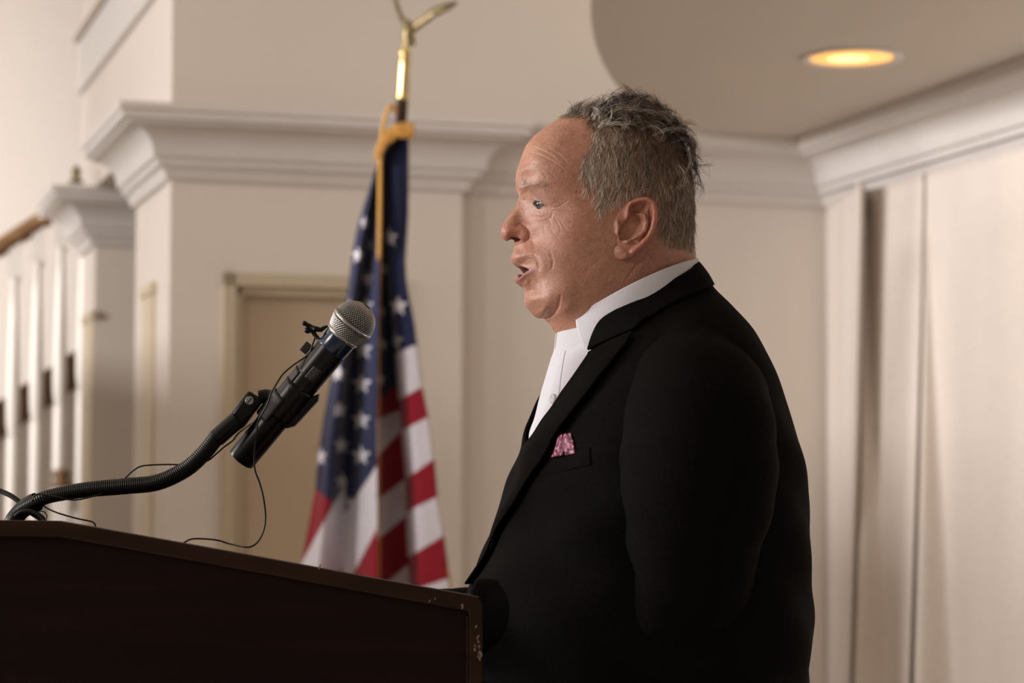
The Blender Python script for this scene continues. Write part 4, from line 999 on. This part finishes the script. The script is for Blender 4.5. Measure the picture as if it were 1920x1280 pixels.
# bare chips in the veneer
def chip(px, py, w, h, n_, seed):
    g = random.Random(seed); m = MB()
    for k in range(n_):
        c = pt(px + g.uniform(-w, w), py + g.uniform(-h, h), LN - .0003); r_ = g.uniform(.0005, .0013); e = g.uniform(1.2, 3.5); ph = g.uniform(-.5, .5) + math.pi / 2
        loop = []
        for q in range(9):
            t = q / 9 * 2 * math.pi; x = math.cos(t) * r_ * e * g.uniform(.7, 1.2); z = math.sin(t) * r_ * g.uniform(.6, 1.1)
            loop.append(c + Vector((x * math.cos(ph) - z * math.sin(ph), 0, x * math.sin(ph) + z * math.cos(ph))))
        m.poly(loop, (0, .0006, 0))
    return m.build('chipped_patch', M['chip'], lec, smooth=False)
chip(895, 1205, 4.5, 11, 13, 3); chip(898, 1229, 3.5, 7, 7, 5); chip(892, 1174, .8, .6, 1, 6); chip(816, 1121, .8, 1, 1, 8); chip(805, 1127, 1, .6, 1, 9); chip(867, 1136, 2, 2, 2, 11)
chip(600, 1062, 1, .6, 1, 13)

# ================================================================== microphone on its gooseneck
MY = 2.585
def tubepath(ctrl, n, Y=MY):
    P = []
    for c in ctrl: P.append(tuple(pt(c[0], c[1], c[2] if len(c) > 2 else Y)))
    return catmull(np.array(P), n)
gs = tag(empty('microphone_stand', (pt(20, 1000, 2.60).x, 2.60, lip(L3[0], 0).z)), 'black ribbed gooseneck microphone arm curving up from the lectern top', 'microphone stand')
gp = tubepath([(14, 1065, 2.60), (16, 1010, 2.60), (30, 966, 2.60), (72, 938), (112, 926), (169, 917), (236, 911), (295, 904), (346, 881), (380, 852), (409, 816)], 900)
Lg = np.r_[0, np.cumsum(np.linalg.norm(np.diff(gp, axis=0), axis=1))]
rg = .0084 + .0006 * np.abs(np.sin(Lg / .0023 * math.pi)) - .0015 * np.exp(-((Lg - .09) / .05) ** 2)
V_, F_ = tube_arrays(gp, rg, 20); o = link('gooseneck', np_mesh('gooseneck', V_, F_), M['gooseneck']); settle(o, gs)
tp = tubepath([(405, 822), (425, 804), (446, 786)], 12); V_, F_ = tube_arrays(tp, .0098, 24); settle(link('ferrule', np_mesh('ferrule', V_, F_), M['black']), gs)
tp = tubepath([(20, 1010, 2.60), (27, 975, 2.60), (45, 953, 2.60), (70, 940, 2.595)], 30); V_, F_ = tube_arrays(tp, .0098 + .0006 * np.sin(np.linspace(0, 9, 30)), 20); settle(link('sleeve_tape', np_mesh('sleeve_tape', V_, F_), M['gooseneck']), gs)
MB().lathe(Vector(pt(14, 1065, 2.60)) - Z * (pt(14, 1065, 2.60).z - lip(L3[0], 0).z), (0, 0, 1), [(.03, 0), (.03, .004), (.024, .007), (.013, .012), (.012, .03)], 28).build('base_flange', M['black'], gs)
# clip: pivot block, screw, open sleeve round the microphone
p_tail = pt(452, 861, 2.605); p_ball = pt(664, 603, 2.57); AX = (p_ball - p_tail).normalized(); SD = AX.cross(Vector((0, -1, 0))).normalized(); FR = SD.cross(AX).normalized()
if FR.y > 0: FR = -FR
if SD.x < 0: SD = -SD                                  # SD points right/down in the photo
RM = Matrix((SD, FR, AX)).transposed()
ml = (p_ball - p_tail).length; sp = .000574
ca = pt(440, 795, 2.59); cb = pt(480, 742, 2.59); md = (ca + cb) / 2; bl = (cb - ca).length; ax2 = (cb - ca).normalized(); sd2 = ax2.cross(Vector((0, 1, 0))).normalized(); R2 = Matrix((sd2, ax2.cross(sd2), ax2)).transposed()
cl = tag(empty('microphone_clip', md), 'black microphone clip with a slotted steel screw joining gooseneck and microphone', 'microphone clip')
m = MB(); m.box(md, (.0195, .020, bl * 1.05), R2, bevel=.005); m.build('pivot_block', M['black'], cl)
sc_ = pt(468, 751, 2.578); m = MB(); m.lathe(sc_, (.0, -1, .0), [(.0045, -.003), (.0048, .0005), (.0042, .0014), (.0005, .0016)], 20); m.build('pivot_screw', M['steelband'], cl, auto=40)
MB().box(sc_ + Vector((0, -.0016, 0)), (.0008, .0006, .008), Matrix.Rotation(R(38), 3, 'Y')).build('screw_slot', M['black'], cl, smooth=False)
m = MB(); m.tube([tuple(pt(486, 744, 2.59)), tuple(pt(500, 742, 2.59)), tuple(pt(513, 744, 2.59))], .0075, 14); m.build('link_arm', M['black'], cl)
arc_ = np.linspace(R(-150), R(150), 50)[None]; tl = np.linspace(.062, .104, 12)[:, None]; rr_ = .0184 + .0 * tl
c0_ = np.array(p_tail); AXn, SDn, FRn = map(np.array, (AX, SD, FR))
gap = 0
pv = c0_ + tl[..., None] * AXn + (rr_ * np.cos(arc_ + math.pi))[..., None] * SDn + (rr_ * np.sin(arc_ + math.pi))[..., None] * FRn
o = link('clip_sleeve', np_mesh('clip_sleeve', pv.reshape(-1, 3), grid_faces(12, 50)), M['black']); s_ = o.modifiers.new('thickness', 'SOLIDIFY'); s_.thickness = .0014; settle(o, cl)
wp = [p_tail + AX * t + SD * s for t, s in ((.058, .0165), (.066, .0220), (.104, .0242), (.110, .0205), (.104, .0170), (.070, .0160))]
m = MB(); m.poly([w + Vector((0, -.006, 0)) for w in wp], (0, .014, 0)).build('clip_wing', M['black'], cl, smooth=False)

mc = tag(empty('microphone', p_tail), 'handheld wireless microphone with silver grille and blue collar, clipped to the gooseneck', 'microphone')
hc_ = .174
MB().lathe(p_tail, AX, [(.0120, -.0015), (.0150, 0), (.0157, .004), (.0160, .06), (.0170, .13), (.0174, hc_ - .018)], 48).build('handle', M['black'], mc, auto=40)
MB().lathe(p_tail, AX, [(.0172, hc_ - .019), (.0175, hc_ - .018), (.0178, hc_ - .002), (.0176, hc_)], 48).build('collar', M['blue'], mc)
MB().lathe(p_tail, AX, [(.0178, hc_ - .0015), (.0190, hc_ - .0005), (.0192, hc_ + .0015), (.0185, hc_ + .0028)], 48).build('collar_ring', M['steelband'], mc)
# grille
bc = p_tail + AX * (hc_ + .0180); rb = .0232
def gpr(h):                                            # radius of the grille at height h above the band
    return rb * math.sqrt(max(0, 1 - (abs(h) / (.0255 if h > 0 else .0285)) ** 2.15)) if h > 0 else rb - (rb - .0182) * (abs(h) / .0165) ** 1.6
hs_l = list(np.linspace(-.0165, -.0012, 9)) ; th = np.linspace(.04, 1.5, 16)
hs_u = [.0232 * math.sin(t) + .0006 for t in th[:-1]] 
bm = bmesh.new(); NG = 48
def lattice(hlist, shift0):
    rows = []
    for k, h in enumerate(hlist):
        r_ = gpr(h) if h < 0 else rb * math.cos(th[hs_u.index(h)]) if h in hs_u else gpr(h)
        rows.append([bm.verts.new(bc + AX * h + (SD * math.cos(a) + FR * math.sin(a)) * max(r_, .0008)) for a in (np.arange(NG) + .5 * (k % 2)) * 2 * math.pi / NG])
    for k in range(len(rows) - 2):
        for i in range(NG):
            if k % 2 == 0: q = (rows[k][i], rows[k + 1][i], rows[k + 2][i], rows[k + 1][i - 1])
            else: q = (rows[k][i], rows[k + 1][(i + 1) % NG], rows[k + 2][i], rows[k + 1][i])
            bm.faces.new(q)
lattice(hs_l, 0); lattice(hs_u, 0)
q = MB(); q.bm.free(); q.bm = bm; go = q.build('grille', M['steel'], mc)
wf = go.modifiers.new('wire', 'WIREFRAME'); wf.thickness = .00115; wf.use_even_offset = False; wf.use_replace = True
lin = [(.0175, hc_ + .002)] + [((gpr(h)) * .93, hc_ + .018 + h) for h in np.linspace(-.0155, -.001, 6)] + [(rb * .94 * math.cos(t), hc_ + .018 + rb * .94 * math.sin(t)) for t in np.linspace(.0, 1.5, 12)]
MB().lathe(p_tail, AX, lin, 40).build('foam_lining', M['foam'], mc)
MB().lathe(p_tail, AX, [(rb - .001, hc_ + .0158), (rb + .0006, hc_ + .0163), (rb + .0009, hc_ + .0180), (rb + .0004, hc_ + .0196), (rb - .001, hc_ + .0202)], 56).build('grille_band', M['steelband'], mc)
def on_mic(t, ang_, out=0.0):                         # point on the handle at length t, angle from the camera side
    r_ = np.interp(t, [0, .06, .13, .174], [.0155, .0160, .0170, .0175]) + out
    return p_tail + AX * t + (FR * math.cos(ang_) + SD * math.sin(ang_)) * r_
def mic_patch(name, t0, t1, a0, a1, mat_, out=.0004, thick=.0005, parent=mc):
    P = [[tuple(on_mic(t, a, out)) for a in np.linspace(a0, a1, 14)] for t in np.linspace(t0, t1, 10)]
    o = link(name, np_mesh(name, np.array(P).reshape(-1, 3), grid_faces(10, 14)), mat_); s_ = o.modifiers.new('thickness', 'SOLIDIFY'); s_.thickness = thick; s_.offset = 1; return settle(o, parent) if parent else o
mic_patch('display', .1175, .1335, -.10, .52, M['screen'])
mic_patch('printed_mark', .1175, .1195, -.72, -.42, M['mark'], .0003, .0002); mic_patch('printed_mark', .0985, .1005, .02, .16, M['mark'], .0003, .0002); mic_patch('printed_mark', .1025, .1045, .10, .22, M['mark'], .0003, .0002)
mic_patch('printed_mark', .0790, .0800, .05, .3, M['mark'], .0003, .0002); mic_patch('switch', .098, .108, .28, .62, M['black'], .0008, .001)
# tape holding the small clip-on microphone to the handle
def tape(name, t0, t1, a0, a1, label, out):
    o = mic_patch(name, t0, t1, a0, a1, M['tape'], out, .0006, None); return tag(o, label, 'tape', 'tape pieces on the microphone')
def mic_top(*a): pass
tape('tape', .093, .118, -1.75, -.55, 'grey tape strip across the middle of the microphone handle', .0012)
tape('tape', .052, .084, -2.1, -.15, 'dark tape wrapped where the clip grips the microphone', .0038)
q = MB(); q.box(pt(574, 652, 2.578), (.0085, .003, .012), RM, bevel=.001); tag(q.build('tape', M['tape'], smooth=False), 'small grey tape tab sticking out beside the upper handle', 'tape', 'tape pieces on the microphone')
# small clip-on microphone with its cable
lv = tag(empty('lavalier_microphone', pt(590, 615, 2.57)), 'tiny black clip-on microphone taped beside the silver grille', 'microphone')
m = MB(); m.tube([tuple(pt(571, 606, 2.57)), tuple(pt(580, 611, 2.57)), tuple(pt(590, 616, 2.57))], [.0022, .0026, .0026], 14); m.sphere(pt(571, 606, 2.57), .0028); m.build('capsule', M['black'], lv)
m = MB(); m.tube([tuple(pt(576, 620, 2.572)), tuple(pt(590, 616, 2.572)), tuple(pt(602, 618, 2.572)), tuple(pt(614, 610, 2.572))], [.0030, .0034, .0026, .0016], 12)
m.tube([tuple(pt(585, 618, 2.572)), tuple(pt(591, 628, 2.572)), tuple(pt(601, 640, 2.572))], [.0028, .0024, .0020], 12); m.sphere(pt(577, 619, 2.572), .0040, (1, .8, .9)); m.build('clip', M['black'], lv)
def cable(name, ctrl, r_, label, n=120, parent=None, mat_='rubber', Y=MY):
    V_, F_ = tube_arrays(tubepath(ctrl, n, Y), r_, 8); o = link(name, np_mesh(name, V_, F_), M[mat_])
    return settle(o, parent) if parent else tag(o, label, 'cable', 'cables on the lectern')
cable('cable', [(592, 630, 2.575), (586, 646, 2.57), (578, 664, 2.572), (548, 686, 2.572), (530, 702, 2.57), (517, 722, 2.562), (508, 738, 2.56), (502, 756, 2.562), (492, 775, 2.566), (484, 790, 2.572), (481, 815, 2.574), (477, 845, 2.58), (478, 879, 2.582), (487, 905, 2.585), (494, 932, 2.587), (498, 967, 2.59), (495, 992, 2.59), (486, 1012, 2.59), (473, 1023.5, 2.59), (458, 1025, 2.59), (430, 1019, 2.60), (405, 1012, 2.6), (367, 1009.5, 2.6), (350, 1014, 2.6), (338, 1026, 2.6), (330, 1052, 2.6)], .00095, '', 240, lv)
cable('microphone_cable', [(476, 790, 2.62), (462, 801, 2.61), (447, 812), (436, 826), (420, 838), (404, 852), (392, 862), (372, 870), (350, 871), (310, 870.5), (268, 873), (250, 882), (238, 893), (228, 904), (222, 914, 2.60)], .00085, 'thin black cable looping above the middle of the gooseneck')
cable('microphone_cable', [(60, 940, 2.575), (66, 928, 2.572), (80, 927, 2.572), (105, 931, 2.572), (130, 936.5, 2.572), (150, 936, 2.572), (175, 930, 2.572), (192, 924, 2.578), (205, 914, 2.60)], .0008, 'thin dark cable hugging the underside of the gooseneck base')
cable('microphone_cable', [(78, 943, 2.6), (86, 951, 2.6), (105, 960), (127, 967), (150, 973), (170, 977), (177, 981), (179, 988), (180, 1010)], .0009, 'thin black cable drooping from the gooseneck onto the sloping top')
cable('microphone_cable', [(-60, 905, 2.62), (-25, 912, 2.62), (0, 920, 2.62), (22, 930, 2.615), (42, 945, 2.612), (60, 962, 2.61), (78, 975, 2.61), (90, 1000, 2.61)], .0028, 'thick black cable entering from the left edge behind the gooseneck', 60)
cable('microphone_cable', [(28, 968, 2.58), (38, 960, 2.58), (55, 957, 2.58), (72, 964, 2.58), (84, 976, 2.58), (90, 1000, 2.58)], .0022, 'short black cable arching across the foot of the gooseneck', 50)
cable('microphone_cable', [(70, 962, 2.57), (76, 958, 2.57), (84, 960, 2.57), (88, 967, 2.57), (86, 974, 2.57), (80, 990, 2.57)], .0006, 'tiny curled wire loop beside the gooseneck foot', 40)

# ================================================================== flag and pole
FY = 6.8
top_ = pt(760, 96, FY); bot_ = pt(700, 1090, FY + .32); bot_ = top_ + (bot_ - top_) * ((top_.z - .09) / (top_.z - bot_.z))
fp = tag(empty('flag_pole', (bot_.x, bot_.y, 0)), 'dark wooden flag pole topped by a brass ferrule and spread-winged brass eagle', 'flag pole')
pd_ = (bot_ - top_).normalized(); f0 = top_ + (bot_ - top_).normalized() * .132
MB().tube([tuple(f0), tuple(f0 + (bot_ - f0) * .5), tuple(bot_)], .0165, 20).build('pole', M['pole'], fp)
MB().lathe(bot_ - Z * .09, (0, 0, 1), [(.17, 0), (.17, .012), (.15, .03), (.06, .05), (.03, .07), (.024, .16), (.018, .165)], 40).build('base', M['brass'], fp)
MB().lathe(f0, (top_ - f0), [(.0185, -.004), (.0205, .002), (.0185, .008), (.0175, .012), (.0160, .085), (.0150, .100), (.0185, .103), (.0185, .108), (.011, .111), (.011, .116), (.0185, .122), (.0185, .130), (.012, .137), (.010, .150)], 28).build('ferrule', M['brass'], fp, auto=40)
eg = pt(764, 74, FY)
def fp3(x, y, dy=0): return tuple(pt(x, y, FY + dy))
m = MB(); m.tube([fp3(766, 88), fp3(763, 78), fp3(763, 66), fp3(767, 55), fp3(766, 46), fp3(762, 40), fp3(757, 38.5)], [.010, .0085, .0145, .0175, .012, .0085, .0035], 16)
m.tube([fp3(767, 58), fp3(772, 72, .01), fp3(778, 86, .015)], [.011, .010, .003], 10)
body_e = m.build('eagle', M['antique'], fp)
def wing(pts_u, pts_l, dy, name):
    m = MB(); n = len(pts_u)
    t_ = .006
    fr_ = [[Vector(fp3(*a, dy * k / (n - 1))) for a in (pts_u[k], pts_l[k])] for k in range(n)]
    a1 = [m.bm.verts.new(f[0] + Vector((0, -t_, 0))) for f in fr_]; b1 = [m.bm.verts.new(f[1] + Vector((0, -t_ * .4, 0))) for f in fr_]
    a2 = [m.bm.verts.new(f[0] + Vector((0, t_, 0))) for f in fr_]; b2 = [m.bm.verts.new(f[1] + Vector((0, t_ * .4, 0))) for f in fr_]
    for k in range(n - 1):
        m.bm.faces.new((a1[k], a1[k + 1], b1[k + 1], b1[k])); m.bm.faces.new((a2[k + 1], a2[k], b2[k], b2[k + 1]))
        m.bm.faces.new((a1[k + 1], a1[k], a2[k], a2[k + 1])); m.bm.faces.new((b1[k], b1[k + 1], b2[k + 1], b2[k]))
    m.bm.faces.new((a1[0], b1[0], b2[0], a2[0])); m.bm.faces.new((b1[-1], a1[-1], a2[-1], b2[-1])); bmesh.ops.recalc_face_normals(m.bm, faces=m.bm.faces)
    o = m.build('wing', M['antique'], body_e.parent); return o
wing([(768, 46), (778, 42), (790, 34), (803, 22), (818, 13), (836, 7), (850, 4), (858, 3)], [(772, 64), (782, 58), (793, 48), (806, 40), (812, 34), (830, 25), (844, 18), (857, 8)], -.06, 'w')
wing([(766, 44), (760, 38), (754, 26), (749, 12), (744, -4), (738, -20)], [(762, 60), (756, 48), (748, 34), (742, 18), (737, 0), (733, -16)], .08, 'w')

fl_ = tag(empty('flag', (f0.x, FY, 0)), 'American flag with gold fringe hanging in deep folds from the indoor pole', 'flag')
rowY = np.linspace(246, 1262, 509)
ipl = lambda d: (lambda y: np.interp(y, [p[0] for p in d], [p[1] for p in d]))
g0 = ipl([(246, 741), (262, 733), (290, 714), (320, 702), (363, 689), (420, 671), (477, 660), (555, 651), (620, 640), (708, 621), (776, 608), (848, 597), (916, 592), (971, 581), (1048, 567), (1110, 557), (1262, 548)])
g5 = ipl([(246, 768), (262, 765), (394, 763), (481, 757), (520, 759), (540, 762), (599, 773.5), (646, 779), (721, 788), (785, 801), (866, 812), (930, 817.5), (1007, 830), (1075, 839), (1150, 848), (1262, 856)])
g2 = ipl([(246, 748), (300, 712), (363, 703), (480, 691), (600, 668), (700, 660), (930, 648), (1090, 641), (1262, 636)])
g1 = lambda y: g0(y) + (g2(y) - g0(y)) * .42
g3 = ipl([(246, 752), (300, 716), (420, 713), (700, 707), (1090, 708), (1262, 708)])
g4 = ipl([(246, 757), (300, 722), (420, 718), (540, 726), (660, 740), (780, 750), (900, 761), (1000, 763), (1090, 768), (1262, 774)])
dep = [.05, -.015, .085, -.045, .125, .0]
cols = []; NCOL = [26, 26, 44, 30, 46]
ks = [g0, g1, g2, g3, g4, g5]; XS, DS, SEC = [], [], []
for k in range(5):
    t = np.linspace(0, 1, NCOL[k], endpoint=(k == 4))
    sm = t * t * (3 - 2 * t) if k < 3 else 1 - np.exp(-t * 9) if k == 4 else np.clip(.62 + .38 * np.sin(t * math.pi / 2) - .62 * np.exp(-t * 60), 0, 1)
    for tv, sv in zip(t, sm):
        XS.append(ks[k](rowY) * (1 - tv) + ks[k + 1](rowY) * tv); DS.append(dep[k] * (1 - sv) + dep[k + 1] * sv); SEC.append(k)
XS = np.array(XS).T; nc = XS.shape[1]; amp = np.clip((g5(rowY) - g0(rowY)) / 120, .12, 1.25)
Dp = np.array(DS)[None] * amp[:, None]
Yw = FY - .02 + Dp; PX = XS; PY = np.broadcast_to(rowY[:, None], XS.shape)
xr_ = (PX - 960) / FPX; yr_ = (640 - PY) / FPX; c_, s_ = math.cos(PITCH), math.sin(PITCH)
den = c_ - yr_ * s_; FV = np.stack([xr_ / den * Yw, Yw, CAMZ + (s_ + yr_ * c_) / den * Yw], -1)
BL = np.array(srgb(29, 35, 66)); RD = np.array(srgb(134, 22, 36)); WH = np.array((.60, .57, .61))
lines = {  # per fold: (left x,y, right x,y) of each boundary, first one is the canton's lower edge
 0: [((592, 916), (619, 940)), ((567, 1052), (619, 957)), ((556, 1180), (619, 1040))],
 1: [((592, 916), (649, 959)), ((567, 1052), (619, 957)), ((600, 1150), (641, 1062)), ((600, 1240), (641, 1150))],
 2: [((649, 957), (703, 878)), ((662, 1075), (710, 984)), ((662, 1190), (710, 1095))],
 3: [((706, 753), (739, 726)), ((708, 785), (746, 771)), ((710, 853), (751, 807)), ((710, 934), (753, 903)), ((708, 1011), (762, 966)), ((735, 1084), (767, 1057)), ((708, 1180), (768, 1130))],
 4: [((742, 662), (779, 646)), ((746, 751), (792, 724)), ((753, 807), (801, 783)), ((762, 896), (811, 862)), ((763, 959), (817, 932)), ((767, 1043), (830, 1005)), ((769, 1108), (841, 1084)), ((770, 1180), (845, 1150))]}
first = {0: RD, 1: RD, 2: WH, 3: RD, 4: WH}
FC = np.zeros(FV.shape); sec = np.array(SEC)
for k in range(5):
    m = sec == k; X_, Y_ = PX[:, m], PY[:, m]; c = np.broadcast_to(BL, X_.shape + (3,)).copy(); cur = first[k]
    if k in (0, 1): seq = [RD, WH, RD, WH]
    elif k == 2: seq = [WH, RD, WH]
    elif k == 3: seq = [RD, WH, RD, WH, RD, WH, RD]
    else: seq = [WH, RD, WH, RD, WH, RD, WH, RD]
    for (a, b), cc in zip(lines[k], seq):
        yl = a[1] + (X_ - a[0]) * (b[1] - a[1]) / (b[0] - a[0]); c[Y_ > yl] = cc
    FC[:, m] = c
def star(cx, cy, r_, sqx, secs, rot=0):
    P = []
    for q in range(10):
        a = math.pi / 2 + q * math.pi / 5 + rot; rr = r_ if q % 2 == 0 else r_ * .42; P.append((cx + rr * math.cos(a) * sqx, cy - rr * math.sin(a)))
    m = in_poly(PX, PY, P) & np.isin(sec, secs)[None]; FC[m] = WH * 1.02
for a in ((730, 446, 19, .95, [4, 3]), (721, 505, 12, .8, [3, 4]), (747, 574, 20, .95, [4]), (741, 640, 20, .75, [4]), (684, 418, 14, .7, [0, 1, 2]), (671, 479, 17, .7, [0, 1]), (694, 459, 13, .5, [2]), (689, 523, 18, .6, [2, 1]), (687, 573, 18, .7, [2]), (681, 655, 20, .9, [2]), (678, 720, 20, .95, [2]), (677, 787, 20, .95, [2]), (677, 854, 20, .95, [2]), (654, 940, 11, .8, [2]),
          (655, 575, 15, .6, [0, 1]), (640, 638, 15, .7, [0, 1]), (635, 700, 18, .95, [1, 0]), (636, 768, 18, .95, [1]), (641, 834, 18, .85, [1]), (642, 902, 18, .8, [1]), (602, 856, 19, .6, [0]), (622, 620, 12, .5, [0]), (716, 646, 15, .8, [3]), (713, 712, 14, .7, [3]), (716, 585, 13, .7, [3])):
    star(*a)
# close the cloth round the back so that it has real depth
Bk = FV[:, ::-1][:, ::3].copy(); Bk[..., 1] = FY + .13 * amp[:, None] - .02 * np.sin(np.linspace(0, 9, Bk.shape[1]))[None]; BkC = FC[:, ::-1][:, ::3]
FA = np.concatenate([FV, Bk], 1); FCC = np.concatenate([FC, BkC], 1)
me = np_mesh('flag_cloth', FA.reshape(-1, 3), grid_faces(FA.shape[0], FA.shape[1], True)); set_col(me, 'tone', FCC.reshape(-1, 3))
M['flag'] = mat('flag_cloth', (.5, .5, .5), .8, attr='tone', noise=(60, .05), spec=.2, sheen=.15)
settle(link('cloth', me, M['flag']), fl_)
# gold cord and fringe
V_, F_ = tube_arrays(tubepath([(741, 212, FY - .03), (737, 199, FY - .03), (728, 203, FY - .04), (721, 225, FY - .05), (716, 262, FY - .06), (713, 300, FY - .065), (712, 400, FY - .065), (711, 480, FY - .05), (710, 560, FY + .02), (709, 700, FY + .045), (709, 900, FY + .045), (709, 1090, FY + .045), (709, 1240, FY + .045)], 160), .0060, 12)
settle(link('cord', np_mesh('cord', V_, F_), M['gold']), fl_)
m = MB(); g = random.Random(5)
for path, n_, ln in (([(775, 232), (762, 230), (750, 231), (738, 236), (728, 243), (718, 254), (709, 268), (704, 284)], 90, 26), ([(772, 240), (745, 238), (724, 256), (708, 282)], 70, 22)):
    P = catmull(np.array(path, float), n_)
    for k, (x, y) in enumerate(P):
        L = ln * (1 - .35 * abs(k / n_ - .2)); dx = g.uniform(-3, 3); yy = g.uniform(-.03, .0)
        m.tube([fp3(x, y, -.035 + yy), fp3(x + dx * .5, y + L * .5, -.05 + yy), fp3(x + dx, y + L, -.045 + yy)], .0022, 5)
m.build('fringe', M['gold'], fl_)
m = MB(); P = catmull(np.array([(g5(y), y) for y in (1058, 1100, 1150, 1200, 1260)], float), 70)
for x, y in P: m.tube([fp3(x - 3, y, -.01), fp3(x + 3, y + 9, -.01), fp3(x + 5, y + 20, -.005)], .0028, 5)
m.build('fringe', M['gold'], fl_)
